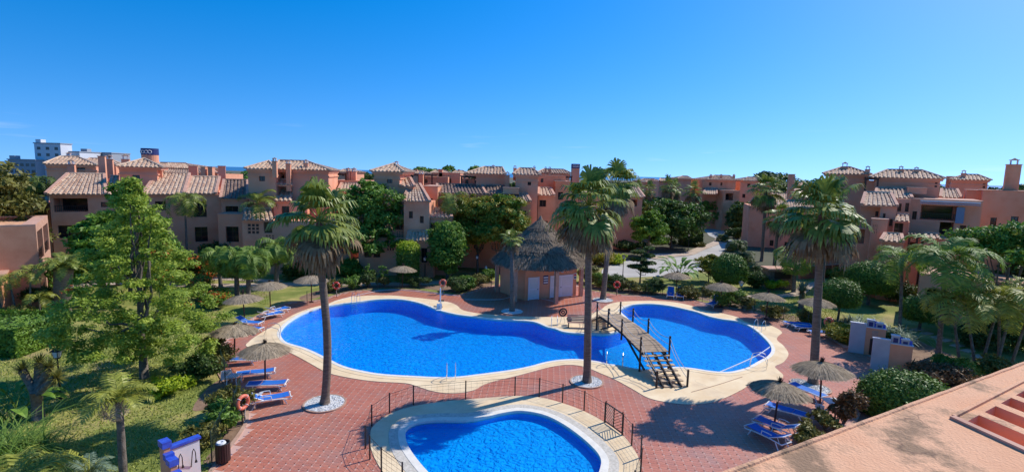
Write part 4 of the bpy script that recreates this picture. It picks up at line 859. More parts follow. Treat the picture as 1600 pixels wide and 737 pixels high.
def make_feather(name, label, h, Ln, seed, r0=.13, r1=.09, nf=14, droop=1.5, lean=(0, 0), leafM=None, dry=0, trunkM=None, cat='palm tree', el=(1.25, -.1), vdrop=.35, nl=34, trunks=None, fruit=False, ll=.3, lw=.028):
    rng = np.random.default_rng(seed); r = thing(name, label, cat, (0, 0, 0)); leafM = leafM or FEATH; lst = trunks or [(0, 0, lean[0], lean[1], h)]
    for ti, (x, y, lx, ly, hh) in enumerate(lst):
        b = MB(); pts = [(x + lx * (i / 9) ** 1.15, y + ly * i / 9, -.05 + (hh + .05) * i / 9) for i in range(10)]
        if hh > .25: b.tube(pts, [(r0 * (1.35 if i == 0 else 1) + (r1 - r0) * i / 9) * (1 + .05 * (i % 2)) for i in range(10)], trunkM or BARKG, 10); b.build('trunk', r, smooth=True)
        c = np.array(pts[-1]); q, rb = feather_fronds(nf, Ln, rng, el[0], el[1], droop, nl=nl, vdrop=vdrop, ll=ll, lw=lw); b = MB(); b.quads(q + c, leafM)
        for p in rb: b.tube([c + v for v in p[::2]], [.03, .025, .02, .014, .01, .006], FEATHY, 4, cap=False)
        if hh > 2 and name != 'date_palm' : b.tube([c - np.array([0, 0, .55]), c + np.array([0, 0, .15])], [r1 * 1.25, r1 * .8], FEATH, 8)
        b.build('crown', r)
        if dry:
            q, rb = feather_fronds(dry, Ln * .85, rng, .35, .1, 1.5, nl=nl, vdrop=1.4, ll=ll, lw=lw, seed_az=3.2); b = MB(); b.quads(q + c, DRYF)
            for p in rb: b.tube([c + v for v in p[::2]], .018, DRYF, 4, cap=False)
            b.build('dead_fronds', r)
        if fruit:
            b = MB(); qq = leaves([(c[0], c[1], hh - .75, .5, .5, .25)], 500, .07, rng, .2); b.quads(qq, PALMD); b.build('fruit_stalks', r)
    return r

def onpx(o, px, py, rz=0, sc=1): o.location = G(px, py); o.rotation_euler = (0, 0, rz); o.scale = (sc, sc, sc); return o
def toppx(px, py, bx_, by_):                # metres of a point seen at pixel (px,py) above/aside the ground point at (bx_,by_)
    g_ = G(bx_, by_); p = P(px, py, g_.y); return p.x - g_.x, p.z, g_
# big fan palms
def fanpx(bpx, bpy, cpx, cpy, Rad, seed, label, bend=0, **k):
    dx, z, g_ = toppx(cpx, cpy, bpx, bpy); o = make_fan_palm(z, (dx, 0), Rad, seed, bend=bend, label=label, **k); o.location = g_; return o
fanpx(507, 632, 505, 345, 1.22, 1, 'nearest tall fan palm, shaggy crown, standing in gravel ring left of the small pool', bend=.18, nf=46, nd=24, r0=.21, r1=.165)
fanpx(917, 598, 920, 322, 1.30, 2, 'tall fan palm in the gravel ring between the big pool and the small one', nf=42, nd=26, r0=.23, r1=.165)
fanpx(942, 468, 962, 290, 1.45, 3, 'tallest fan palm, crown against the sky, behind the wooden bridge', nf=42, nd=22, r0=.26, r1=.18, skirt=1.6)
fanpx(1270, 600, 1284, 335, 1.40, 4, 'dark crowned fan palm in the gravel ring at the right of the pools', nf=40, nd=22, r0=.24, r1=.185)
fanpx(1281, 466, 1292, 330, 1.5, 5, 'fan palm on the lawn directly behind the dark crowned one', nf=36, nd=18, r0=.28, r1=.2)
fanpx(1190, 408, 1197, 297, 1.6, 6, 'slim fan palm before the plain house wall, left one of two', nf=34, nd=22, r0=.22, r1=.2, segs=16)
fanpx(1209, 424, 1217, 338, 1.2, 7, 'shorter slim fan palm before the plain house wall, right one of two', nf=28, nd=18, r0=.22, r1=.18, segs=16)
fanpx(800, 487, 800, 372, .62, 8, 'small yellow green fan palm in front of the thatched hut', nf=24, nd=18, r0=.22, r1=.15, segs=14)
mid = fanpx(1083, 372, 1084, 298, 1.25, 9, 'far fan palm nearest to the road end', nf=26, nd=16, segs=12); mid['group'] = 'far fan palms beyond the road'
for (x, y, s_, rz, lb) in ((1018, 298, .75, 1, 'far fan palm at the left end of the distant row'), (1047, 290, .9, 2, 'far fan palm rising highest in the distant row'), (1001, 296, .6, 3, 'little far palm crown right of the tallest palm'), (1064, 296, .7, 4, 'far fan palm third from left in the distant row')):
    Y = 100; p = P(x, y, Y); dup(mid, (p.x, Y + rz * 2, p.z - mid.children[0].dimensions.z * s_ * 1.0), rz, s_, lb) if False else dup(mid, (p.x, Y + rz, 0), rz, (s_, s_, (p.z) / mid_h), lb) if (mid_h := toppx(1084, 298, 1083, 372)[1]) else None
# feather palms
def fpx(bpx, bpy, cpx, cpy, name, label, Ln, seed, **k):
    dx, z, g_ = toppx(cpx, cpy, bpx, bpy); o = make_feather(name, label, z, Ln, seed, lean=(dx, 0), **k); o.location = g_; return o
fpx(194, 762, 186, 626, 'feather_palm', 'slender ringed palm with drooping dried pinkish fronds, bottom left lawn', 1.5, 20, nf=10, dry=3, leafM=FEATHY, r0=.15, r1=.11, el=(1.4, .45), droop=.95, nl=40)
fpx(401, 424, 402, 318, 'feather_palm', 'thin palm with pale fruit stalks before the twin hipped house', 3.0, 21, nf=11, droop=1.0, el=(1.4, .1), fruit=True, leafM=PALMG)
fpx(293, 428, 289, 312, 'feather_palm', 'thin palm with twin trunks beside the ash tree, house wall behind', 3.0, 22, nf=12, droop=1.4, leafM=PALMG)
qp = fpx(388, 468, 389, 402, 'queen_palm', 'bright weeping queen palm with the palest trunk, above the sun loungers', 3.3, 23, nf=16, droop=1.75, vdrop=.9, r0=.22, r1=.17, nl=46, leafM=FEATH); qp['group'] = 'queen palms left of the big pool'
dup(qp, G(371, 467), 2.1, 1.0, 'weeping queen palm with the darker trunk just left of the pale one'); dup(qp, G(432, 447), 1.2, 1.05, 'weeping queen palm nearest the big fan palm, behind the path'); dup(qp, G(345, 449), 3.2, .85, 'lowest weeping queen palm beside the orange flowering bush')
fpx(705, 425, 705, 312, 'feather_palm', 'dark feather palm in front of the pergola terraces', 3.0, 24, nf=13, droop=1.35, leafM=PALMG)
fpx(623, 427, 626, 338, 'feather_palm', 'small dark crowned palm close to the tall tower house', 1.9, 25, nf=12, droop=1.9, leafM=PALMG)
fpx(1405, 522, 1410, 408, 'feather_palm', 'feather palm with slim grey trunk behind the shower walls', 2.9, 26, nf=13, droop=1.15, el=(1.4, .1))
fpx(1466, 555, 1477, 405, 'feather_palm', 'broad bright palm with ringed trunk and fruit stalks, right garden', 3.6, 27, nf=17, droop=1.15, el=(1.4, .05), fruit=True, r0=.16, r1=.13, nl=42)
rb = G(1545, 575)
o = make_feather('areca_palm', 'clump of slender leaning palm trunks at the right edge of the garden', 3, 2.7, 28, nf=10, droop=1.25, el=(1.35, .1), r0=.09, r1=.07, leafM=FEATHY, nl=30, trunks=[(-.9, 0, -.9, .3, 4.0), (-.3, .2, .6, 0, 4.6), (.3, -.2, .6, .2, 3.8), (.9, .3, -.6, 0, 4.9), (1.4, 0, .6, -.2, 4.2), (-1.5, .5, -.8, .4, 4.4)]); o.location = rb
o = make_feather('areca_palm', 'yellowish multi stemmed palm beside the near left house', 3, 1.7, 29, nf=8, droop=1.2, r0=.07, r1=.05, leafM=FEATHY, nl=26, trunks=[(-.4, 0, -.4, 0, 3.2), (.4, .2, .3, 0, 3.7), (1.3, 0, .1, 0, 1.8), (-.9, -.4, -.7, 0, 2.6)]); o.location = G(36, 500)
fpx(97, 492, 100, 420, 'date_palm', 'stout date palm with thick textured trunk at the left', 2.4, 30, nf=26, droop=1.0, r0=.55, r1=.62, trunkM=BARK, leafM=PALMG, el=(1.45, .3), nl=36, ll=.2)
fpx(1240, 456, 1243, 400, 'feather_palm', 'bright green low palm with wide crown before the stone hut', 3.3, 31, nf=16, droop=1.5, r0=.2, r1=.16)
for i, (x, y, s_, lb) in enumerate(((1160, 412, 1.0, 'dark date palm right of the clipped dome tree'), (1178, 432, .85, 'low dark date palm by the garden path'), (1150, 392, 1.05, 'dark date palm at the bend of the road'), (1128, 377, .8, 'small date palm on the far verge of the road'))):
    if i == 0: dp0 = make_feather('date_palm', lb, .9, 2.3, 33, nf=26, droop=1.3, r0=.3, r1=.3, leafM=LF_DARK, el=(1.4, -.1), trunkM=BARK); dp0.location = G(x, y); dp0['group'] = 'dark date palms along the road'
    else: dup(dp0, G(x, y), i * 1.3, s_, lb)
# foreground plants lower left
g1 = G(60, 770); o = make_feather('cycad', 'blue green cycad rosette at the bottom edge', .3, 1.2, 40, nf=24, droop=.9, leafM=LF_GREY, el=(1.3, 0), nl=30, ll=.22, cat='cycad'); o.location = G(140, 752)
o = make_feather('feather_palm', 'large yellow green palm crown filling the bottom left corner', 1.0, 2.3, 41, nf=17, droop=1.4, leafM=FEATHY, el=(1.4, .1), nl=46, lw=.02, r0=.2, r1=.2); o.location = G(42, 800)
# bamboo like clump
def grassy(name, label, n, L_, spread, M, seed, cat='ornamental grass', wd=.03):
    rng = np.random.default_rng(seed); r = thing(name, label, cat, (0, 0, 0)); az = rng.random(n) * 6.283; el = .5 + rng.random(n) * .95; l = L_ * (.6 + .6 * rng.random(n)); o = np.stack([np.cos(az), np.sin(az), 0 * az], 1)
    p = np.stack([rng.normal(size=n) * spread, rng.normal(size=n) * spread, np.zeros(n)], 1); Q = []; sd = np.stack([-np.sin(az), np.cos(az), 0 * az], 1) * wd; e = el.copy(); K = 5
    for k in range(K):
        nx = p + (o * np.cos(e)[:, None] + np.array([0, 0, 1]) * np.sin(e)[:, None]) * (l / K)[:, None]; a, c = 1 - k / K, 1 - (k + 1) / K; Q.append(np.stack([p - sd * a, p + sd * a, nx + sd * c, nx - sd * c], 1)); p = nx; e = e - .42
    b = MB(); b.quads(np.concatenate(Q), M); b.build('foliage', r); return r
o = grassy('bamboo_clump', 'arching bright green grassy clump at the left edge', 900, 3.2, .55, FEATH, 42, cat='plant'); o.location = G(12, 735)
o = grassy('agave', 'spiky grey green rosette plant beside the shower walls', 500, 1.9, .8, LF_GREY, 43, cat='plant', wd=.05); o.location = G(1385, 528)
o = grassy('agave', 'pale spiky plant clump behind the left shower wall', 420, 1.7, .7, LF_GREY, 44, cat='plant', wd=.05); o.location = G(1345, 512)
# banana like plants (bird of paradise)
def bananas(label, n, L_, seed):
    rng = np.random.default_rng(seed); r = thing('bird_of_paradise_plant', label, 'plant', (0, 0, 0)); b = MB(); s_ = MB()
    for i in range(n):
        az = i * 2.4 + rng.random(); el = rng.uniform(.7, 1.35); o = np.array([math.cos(az), math.sin(az), 0]); base = np.array([rng.normal() * .25, rng.normal() * .25, 0]); p = base; pts = [p]; e = el; pl = L_ * rng.uniform(.45, .6)
        for k in range(4): p = p + (o * math.cos(e) + np.array([0, 0, math.sin(e)])) * pl / 4; e -= .08; pts.append(p)
        s_.tube(pts, [.035, .03, .025, .02, .015], FEATH, 5, cap=False); bl = L_ * rng.uniform(.4, .55); sd = unit(np.cross(o, [0, 0, 1.])); prev = p; pw = .05; K = 7; q = []
        for k in range(K):
            nx = prev + (o * math.cos(e) + np.array([0, 0, math.sin(e)])) * bl / K; e -= .2; wv = bl * .2 * math.sin(math.pi * min(.97, (k + 1.2) / (K + .4))); up_ = np.array([0, 0, .25])
            for sg in (-1, 1): q.append([prev, prev + (sd * sg + up_) * pw, nx + (sd * sg + up_) * wv, nx])
            prev = nx; pw = wv
        b.quads(np.array(q), LF_MID)
    s_.build('stalks', r); b.build('leaves', r); return r
bananas('broad leaved plant between the sunshade and the road, right of centre', 26, 3.6, 50).location = G(1060, 438)
bananas('broad leaved plant at the left edge below the lamp post', 16, 2.6, 51).location = G(18, 655)
# branching dragon tree and yucca
def dragon(label, h, arms, seed, tips=160, L_=.5, r0=.22, M=LF_GREY, name='dragon_tree'):
    rng = np.random.default_rng(seed); r = thing(name, label, 'tree', (0, 0, 0)); b = MB(); b.tube([(0, 0, -.05), (.02, 0, h * .5), (0, 0, h)], [r0 * 1.2, r0, r0 * 1.05], BARKG, 10); cs = []
    for (x, y, z) in arms: b.tube([(0, 0, h - .15), (x * .45, y * .45, h + z * .4), (x, y, h + z)], [r0 * .85, r0 * .7, r0 * .8], BARKG, 9); cs.append((x, y, h + z))
    b.build('trunk', r, smooth=True); b = MB()
    for c in (cs or [(0, 0, h)]):
        d = unit(rng.normal(size=(tips, 3)) + np.array([0, 0, .5])); a = unit(np.cross(d, [0.1, .2, 1])); l = L_ * (.7 + .5 * rng.random(tips))[:, None]; p = np.array(c) + d * .05
        b.quads(np.stack([p - a * .025, p + a * .025, p + d * l + a * .006, p + d * l - a * .006], 1), M)
    b.build('leaves', r); return r
dragon('forked grey dragon tree with stubby arms beside the lamp post', 1.35, [(-.65, .1, 1.0), (.55, .2, 1.15), (1.1, -.1, .75), (-.2, .5, 1.2)], 52, M=LF_OLIVE, L_=.45).location = G(60, 655)
dragon('single trunk yucca with spiky head on the right lawn', 1.6, [], 53, tips=420, L_=1.1, name='yucca').location = G(1251, 482)

# ---- broad-leaved trees
def treepx(bpx, bpy, o): o.location = G(bpx, bpy); return o
def sprays(seed, n, R_, z0, z1, prof):
    rng = np.random.default_rng(seed); out = []
    for i in range(n):
        f = ((i + .5) / n) ** 1.15; a = i * 2.39996 + rng.normal() * .2; k = rng.random() ** .45; rr = prof(f) * R_ * k; s = rng.uniform(.45, .85) * (.55 + .45 * prof(f))
        out.append((math.cos(a) * rr, math.sin(a) * rr, z0 + (z1 - z0) * f - .25 * k * prof(f), s, s, s * .48))
    return out
bb = sprays(60, 210, 4.1, 1.5, 11.2, lambda f: min(1, .8 + f * 1.2) if f < .2 else max(.08, (1 - (f - .2) / .8) ** .8))
treepx(226, 590, make_tree('ash_tree', 'big light green ash tree filling the left lawn, top before the roofs', 'tree', 11, bb, LF_ASH, 48000, .105, 60, trunk_r=.2, th=10.6, clump=0, shell=.0, extra=((LF_ORANGE, 350, .08),), flat=.9))
bb = rblobs(61, 24, 2.6, 2.6, 3, 9.0, cone, 1.4)
treepx(160, 474, make_tree('ash_tree', 'lighter ash tree behind the big one, near the date palm', 'tree', 9, [(q[0] * 1.3, q[1], q[2] * .8, q[3], q[4], q[5]) for q in bb], LF_BRIGHT, 15000, .22, 61, trunk_r=.2, th=6.5, clump=60))
treepx(205, 462, make_tree('ash_tree', 'pale ash tree on the far lawn just left of the thin twin palm', 'tree', 9, rblobs(62, 20, 3.0, 2.6, 4, 10.5, cone, 1.5), LF_BRIGHT, 12000, .22, 62, trunk_r=.16, th=8, clump=60))
treepx(577, 428, make_tree('broadleaf_tree', 'rounded green tree between the nearest fan palm and the tower house', 'tree', 11, rblobs(63, 34, 3.3, 3, 2.8, 10.6, dome, 1.6), LF_MID, 26000, .24, 63, trunk_r=.22, clump=50, extra=((LF_BROWN, 900, .2),)))
treepx(746, 424, make_tree('broadleaf_tree', 'tree with yellow and orange tinged leaves left of the hut', 'tree', 9, rblobs(64, 28, 3.0, 2.6, 4.0, 9.2, dome, 1.4), LF_YEL, 20000, .2, 64, trunk_r=.14, clump=45, extra=((LF_ORANGE, 260, .2),)))
treepx(782, 428, make_tree('broadleaf_tree', 'greener thin trunked tree touching the yellow tinged one on its right', 'tree', 9, rblobs(65, 22, 2.5, 2.4, 4.2, 9.0, dome, 1.3), LF_YEL, 14000, .2, 65, trunk_r=.11, clump=45, extra=((LF_MID, 5000, .2),)))
treepx(699, 437, make_tree('cypress_bush', 'dense bright green egg shaped conifer before the pergola terraces', 'tree', 6, rblobs(66, 30, 1.15, 1.15, 1.0, 6.3, oval, 1.25), LF_MID, 22000, .17, 66, trunk_r=.16, clump=30, extra=((LF_BRIGHT, 5000, .17),)))
topiary('clipped_cypress', 'clipped round topped column hedge with yellow tip by a house door', 'topiary', 'column', (2.35, 2.35, 4.4), LF_BALL, 15000, .11, 67).location = G(638, 440)
b = None
treepx(1013, 400, make_tree('broadleaf_tree', 'bright small tree at the near corner of the road', 'tree', 6, rblobs(68, 22, 2.4, 2.2, 2.4, 6.6, dome, 1.2), LF_BRIGHT, 14000, .2, 68, trunk_r=.12, clump=45))
treepx(1048, 388, make_tree('broadleaf_tree', 'large dark spreading tree behind the bright small one', 'tree', 8, rblobs(69, 34, 4.6, 3.6, 3.0, 7.8, dome, 1.8), LF_DARK, 24000, .27, 69, trunk_r=.2, clump=50, extra=((LF_MID, 7000, .25),)))
treepx(1025, 372, make_tree('broadleaf_tree', 'dark tree filling the gap left of the far palms', 'tree', 8, rblobs(70, 26, 4.4, 3.6, 2.5, 7.2, dome, 1.9), LF_MID, 15000, .3, 70, trunk_r=.2, clump=50))
rt = treepx(1108, 356, make_tree('broadleaf_tree', 'grey green tree at the far end of the road', 'tree', 7, rblobs(71, 26, 4.6, 4, 2.0, 7.0, dome, 2.0), LF_MID, 14000, .32, 71, trunk_r=.2, clump=45)); rt['group'] = 'trees at the end of the road'
rt2 = treepx(1160, 365, make_tree('broadleaf_tree', 'dark bushy tree against the plain house end wall', 'tree', 7, rblobs(72, 26, 3.0, 3.4, 1.2, 6.6, dome, 1.9), LF_DARK, 15000, .32, 72, trunk_r=.2, clump=45)); rt2['group'] = 'trees at the end of the road'
for i, (src, x, y, s_, lb) in enumerate(((rt, 1085, 346, 1.0, 'pale leaved tree left of the road end'), (rt2, 1130, 350, 1.0, 'dark tree right behind the road end'), (rt, 1150, 342, 1.05, 'far tree under the widest distant roof'), (rt2, 1068, 350, .9, 'dark far tree under the little hipped roof'), (rt, 1175, 345, .8, 'far tree beside the slim palm crown'), (rt2, 1012, 352, 1.0, 'dark far tree behind the end house by the road'))): dup(src, G(x, y), i + .5, s_, lb)
treepx(1000, 442, make_tree('pine_tree', 'small layered pine on the verge between pool fence and car park', 'tree', 4.4, [(math.cos(i * 2.1) * .8, math.sin(i * 2.1) * .8, 1.5 + i * .28, 1.1 - i * .05, 1.0 - i * .05, .2) for i in range(10)], LF_DARK, 14000, .13, 73, trunk_r=.09, clump=0, shell=.1))
treepx(1107, 440, make_tree('broadleaf_shrub', 'yellow green rounded little tree left of the clipped dome', 'shrub', 3, rblobs(74, 14, 1.1, 1.1, 1.0, 2.9, dome, .75), LF_YEL, 7000, .13, 74, trunk_r=.07, clump=40))
topiary('clipped_tree', 'large clipped dome tree in shade right of the road', 'topiary', 'dome', (3.6, 3.4, 2.9), LF_BALL, 15000, .12, 75, stem=.8, stem_r=.14).location = G(1138, 450)
topiary('clipped_tree', 'clipped lollipop tree on slim trunk on the right lawn', 'topiary', 'dome', (3.0, 2.9, 2.1), LF_BALL, 14000, .09, 76, stem=1.45, stem_r=.09).location = G(1309, 500)
topiary('clipped_tree', 'widest clipped dome tree before the lattice house', 'topiary', 'dome', (4.5, 4.0, 2.7), LF_BALL, 20000, .1, 77, stem=1.5, stem_r=.15).location = G(1356, 476)
topiary('clipped_tree', 'shaded flat topped clipped tree behind the slim grey trunk palm', 'topiary', 'dome', (2.7, 2.6, 1.7), LF_BALL, 9000, .1, 78, stem=1.0, stem_r=.11).location = G(1436, 515)
topiary('clipped_hedge', 'glossy rounded hedge mound against the foreground roof edge', 'hedge', 'dome', (4.3, 3.0, 2.1), LF_BALL, 26000, .09, 79).location = G(1405, 650) + Vector((.3, .3, 0))
topiary('clipped_hedge', 'wide dense hedge block at the left edge below the palm clump', 'hedge', 'box', (4.6, 3.6, 1.75), LF_MID, 22000, .13, 80).location = G(20, 548) + Vector((-.9, .7, 0))
topiary('clipped_hedge', 'dark square clipped hedge block by the road', 'hedge', 'box', (3.2, 3.0, 2.6), LF_DARK, 9000, .14, 81).location = G(1078, 383)
topiary('clipped_hedge', 'long low sunlit clipped hedge above the salmon garden wall', 'hedge', 'box', (9.5, 1.6, 1.0), LF_LIME, 9000, .12, 82).location = G(1283, 428)
treepx(1562, 520, make_tree('broadleaf_tree', 'broad umbrella shaped tree before the big parapet wall', 'tree', 8.2, [(math.cos(i * 2.4) * (1 + .9 * (i % 4)), math.sin(i * 2.4) * (1 + .8 * (i % 4)), 6.4 + .28 * (3 - i % 4) + (i % 3) * .5, 1.5, 1.5, .7) for i in range(22)], LF_MID, 26000, .17, 83, trunk_r=.2, clump=60, th=6, extra=((LF_YEL, 3000, .15),)))
treepx(1600, 500, make_tree('broadleaf_tree', 'dark leaved tree at the right edge beside the umbrella shaped one', 'tree', 6, rblobs(84, 24, 3.2, 3.0, 2.2, 5.8, dome, 1.5), LF_DARK, 15000, .2, 84, trunk_r=.16, clump=50))
treepx(-34, 452, make_tree('broadleaf_tree', 'olive green tree at the far left edge, highest there', 'tree', 12, rblobs(85, 26, 3.6, 3.4, 3, 12.4, dome, 2.1), LF_OLIVE, 17000, .28, 85, trunk_r=.25, clump=50))
p = P(-8, 330, 62); 
fpx(30, 425, 30, 318, 'date_palm', 'dark shaggy palm behind the near left house, left one', 3.6, 86, nf=26, droop=1.6, leafM=LF_DARK, r0=.3, r1=.3, el=(1.3, -.3)); fpx(62, 414, 60, 285, 'date_palm', 'dark palm crown close to the end wall of the leftmost long house', 3.2, 87, nf=22, droop=1.8, leafM=LF_DARK, r0=.3, r1=.3, el=(1.2, -.4))
# far trees and woods on the skyline
def far_wood(name, label, px0, px1, pt, Y, M, seed, n=12000, sz=.9):
    rng = np.random.default_rng(seed); r0, r1 = P(px0, pt, Y).x, P(px1, pt, Y).x; bl = []; k = max(4, int((r1 - r0) / 5))
    for i in range(k):
        x = r0 + (r1 - r0) * (i + .5) / k; zt = H(px0 + (px1 - px0) * (i + .5) / k, pt, Y) * rng.uniform(.78, 1.0); s_ = rng.uniform(3, 5.2); bl.append((x + rng.normal() * 2, Y + rng.normal() * 6, zt - s_ * .7, s_, s_, s_ * .7)); bl.append((x + rng.normal() * 2, Y + rng.normal() * 6, zt * .45, s_ * 1.2, s_, zt * .4))
    b = MB(); b.quads(leaves(bl, n, sz, rng, .5), M); o = b.build(name); tag(o, label, 'trees', kind='stuff'); return o
far_wood('woodland', 'dark green pine tops on the skyline between the tower house and twin hipped roofs', 628, 752, 256.5, 230, LF_MID, 90)
far_wood('woodland', 'small patch of dark trees behind the low salmon houses', 250, 312, 259, 200, LF_DARK, 91, 4000)
far_wood('woodland', 'green tree tops right of the low salmon chimneys', 322, 386, 256, 130, LF_MID, 92, 9000, .6)
far_wood('woodland', 'rounded dark pines above the plain walled house end', 1188, 1256, 267, 150, LF_DARK, 93, 9000, .7)
far_wood('woodland', 'distant band of dark trees along the coast', 780, 1260, 284, 420, LF_DARK, 94, 14000, 1.5)
far_wood('woodland', 'distant trees behind the hipped roof house at the far right', 1440, 1640, 285, 300, LF_DARK, 95, 7000, 1.2)
far_wood('woodland', 'thin far treeline on the left horizon', -60, 620, 268, 500, LF_DARK, 96, 12000, 1.6)
# shrubs: each a plant of its own
def shrub(kind, px, py, w_, hgt, M, seed, label, n=None, M2=None, size=.1, name='shrub', cat='shrub', twiggy=False, group=None):
    rng = np.random.default_rng(seed); r = thing(name, label, cat, G(px, py), group); b = MB()
    bl = [(rng.normal() * w_ * .2, rng.normal() * w_ * .2, hgt * rng.uniform(.3, .8), w_ * .3, w_ * .3, hgt * .27) for _ in range(9)]
    for q in bl[:6]: b.tube([(0, 0, -.03), (q[0] * .5, q[1] * .5, q[2] * .5), (q[0], q[1], q[2])], [.03, .022, .012], BARKG, 5, cap=False)
    b.build('stems', r); b = MB(); n = n or int(1500 * w_ * hgt + 900); b.quads(leaves(bl, n, size, rng, .25, clump=25), M)
    if M2: b.quads(leaves(bl, n // 4, size * .9, rng, .9, clump=12), M2)
    b.build('foliage', r); return r
SH = [  # px, py, width, height, material, second, label
 (80, 452, 2.2, 3.2, LF_MID, LF_RED, 'magenta flowering climber at the corner of the near left house'), (70, 478, 2.4, 1.6, LF_DARK, None, 'dark round shrub behind the wide hedge block'),
 (18, 505, 2.4, 1.5, LF_OLIVE, None, 'olive shrub under the yellowish palm clump'), (265, 612, 1.8, .95, LF_LIME, None, 'lime yellow mounded shrub below the big ash tree'), (247, 620, 1.2, .7, LF_LIME, None, 'small lime shrub left of the mounded one'),
 (334, 575, 2.2, 1.7, LF_OLIVE, None, 'olive bush left of the white plastic chairs'), (310, 592, 2.0, 1.5, LF_DARK, None, 'dark leafy bush between ash tree and loungers'), (352, 650, 1.6, 1.3, LF_OLIVE, None, 'trailing bush beside the hanging life ring'), (340, 672, 1.6, 1.2, LF_MID, None, 'green bush left of the litter bin'), (322, 695, 1.5, 1.0, LF_OLIVE, None, 'low bush behind the blue topped shower wall'),
 (338, 480, 2.4, 1.5, LF_BRIGHT, LF_ORANGE, 'orange flowering bush left of the highest straw sunshades'), (312, 470, 2.6, 2.2, LF_MID, LF_ORANGE, 'taller orange flowering bush behind the ash tree'), (300, 440, 3.2, 2.8, LF_DARK, LF_ORANGE, 'dark flowering shrub below the house windows'), (345, 423, 4.2, 3.4, LF_DARK, None, 'large dark shrub under the house windows'), (255, 436, 3.5, 3.0, LF_MID, LF_ORANGE, 'shrub with orange tips against the house base'),
 (520, 455, 1.8, 1.2, LF_OLIVE, None, 'low shrub right of the nearest fan palm trunk, by the fence'), (548, 452, 2.0, 1.4, LF_MID, None, 'green shrub behind the pool ladder'), (578, 449, 1.8, 1.7, LF_DARK, None, 'dark shrub behind the far end of the pool'), (600, 447, 1.5, 1.0, LF_OLIVE, None, 'olive shrub left of the dark straw sunshade'), (650, 447, 1.8, 1.1, LF_DARK, None, 'dark shrub right of the dark straw sunshade'),
 (710, 456, 2.0, 1.5, LF_DARK, None, 'dark shrub right of the far life ring'), (730, 452, 2.0, 1.4, LF_MID, None, 'hedge shrub midway between far life ring and hut'), (748, 446, 2.0, 1.3, LF_OLIVE, None, 'hedge shrub left of the hut wall'), (764, 439, 1.8, 1.4, LF_MID, None, 'hedge shrub touching the hut'),
 (920, 442, 2.4, 1.8, LF_OLIVE, None, 'olive bush just right of the hut'), (938, 448, 2.0, 1.5, LF_MID, None, 'green bush behind the tallest fan palm trunk'), (960, 452, 2.2, 1.5, LF_DARK, None, 'dark bush round the red life ring by the bridge'), (985, 456, 2.0, 1.2, LF_OLIVE, None, 'olive bush right of the red life ring'), (1018, 458, 2.2, 1.6, LF_DARK, None, 'dark bush left of the paired blue chairs'), (1078, 467, 2.2, 1.3, LF_OLIVE, None, 'spiky olive bush right of the paired blue chairs'), (1140, 478, 2.4, 1.6, LF_MID, None, 'green bush right of the single blue chair'), (1160, 482, 1.6, 1.2, LF_OLIVE, None, 'thin bush by the fence on the right lawn'), (1205, 496, 1.6, 1.1, LF_OLIVE, None, 'thin bush under the small right sunshade'), (1258, 506, 1.5, 1.1, LF_OLIVE, None, 'pale thin bush behind the row of empty loungers'),
 (1310, 530, 2.4, 1.2, LF_YEL, None, 'yellow green bush by the right life ring'), (1332, 538, 2.2, 1.5, LF_YEL, None, 'yellow green bush left of the first shower wall'), (1110, 461, 2.0, 1.1, LF_OLIVE, None, 'bush between the two far sunshades on the right'), (965, 412, 3.0, 1.3, LF_LIME, None, 'bright lime mounded shrub left of the car park'), (938, 413, 2.8, 1.6, LF_YEL, None, 'yellowish shrub behind the tallest palm trunk'), (880, 425, 3.0, 2.4, LF_OLIVE, None, 'olive shrub behind the hut roof'),
 (1318, 662, 1.2, 1.9, LF_BROWN, None, 'thin russet shrub by the fence above the roof edge'), (1290, 672, 1.2, .9, LF_OLIVE, None, 'straggly bush right of the shaded loungers'), (1255, 690, 1.3, .8, LF_OLIVE, None, 'straggly bush left of the fence post by the roof edge'), (1360, 622, 1.0, 1.1, LF_BROWN, None, 'russet climber on the last fence post'),
 (1440, 592, 2.4, 1.3, LF_BROWN, None, 'russet shrub right of the second shower wall'), (1480, 600, 2.6, 1.3, LF_BROWN, None, 'dry russet shrub above the hedge mound'), (1500, 585, 2.2, 1.0, LF_YEL, None, 'yellowing shrub below the ringed palm'), (1475, 575, 1.8, .9, LF_MID, None, 'low green shrub at the foot of the ringed palm'), (1560, 590, 2.4, 1.1, LF_OLIVE, None, 'low shrub at the foot of the leaning palm trunks'), (1400, 545, 2.0, 1.1, LF_DARK, None, 'dark low shrub between the shower walls'),
 (1094, 386, 1.8, .9, LF_OLIVE, None, 'grey shrub right of the square hedge block'), (1150, 372, 3.4, 2.4, LF_DARK, None, 'dark roadside shrub right of the far road end'), (1178, 450, 2.8, 1.8, LF_DARK, None, 'dark shrub by the path below the date palms'), (1205, 452, 2.2, 1.2, LF_LIME, None, 'lime shrub in front of the stone hut'), (1310, 436, 3.0, 1.6, LF_YEL, None, 'yellowish shrub behind the lollipop tree'), (1395, 470, 3.4, 2.2, LF_DARK, None, 'dark shrub in the shade of the widest clipped dome'), (1575, 548, 3.2, 2.4, LF_DARK, None, 'dark shrub among the leaning palm trunks'), (1520, 540, 3.0, 1.8, LF_DARK, None, 'dark shrub left of the leaning palm trunks'), (545, 432, 2.8, 2.0, LF_MID, None, 'green shrub behind the crown of the nearest palm'), (470, 436, 3.0, 2.2, LF_DARK, None, 'dark shrub left of the nearest palm trunk'), (1035, 380, 3.0, 1.2, LF_DARK, None, 'low dark shrub under the spreading tree'), (985, 392, 3.6, 1.5, LF_DARK, None, 'dark shrub at the foot of the end house'),
]
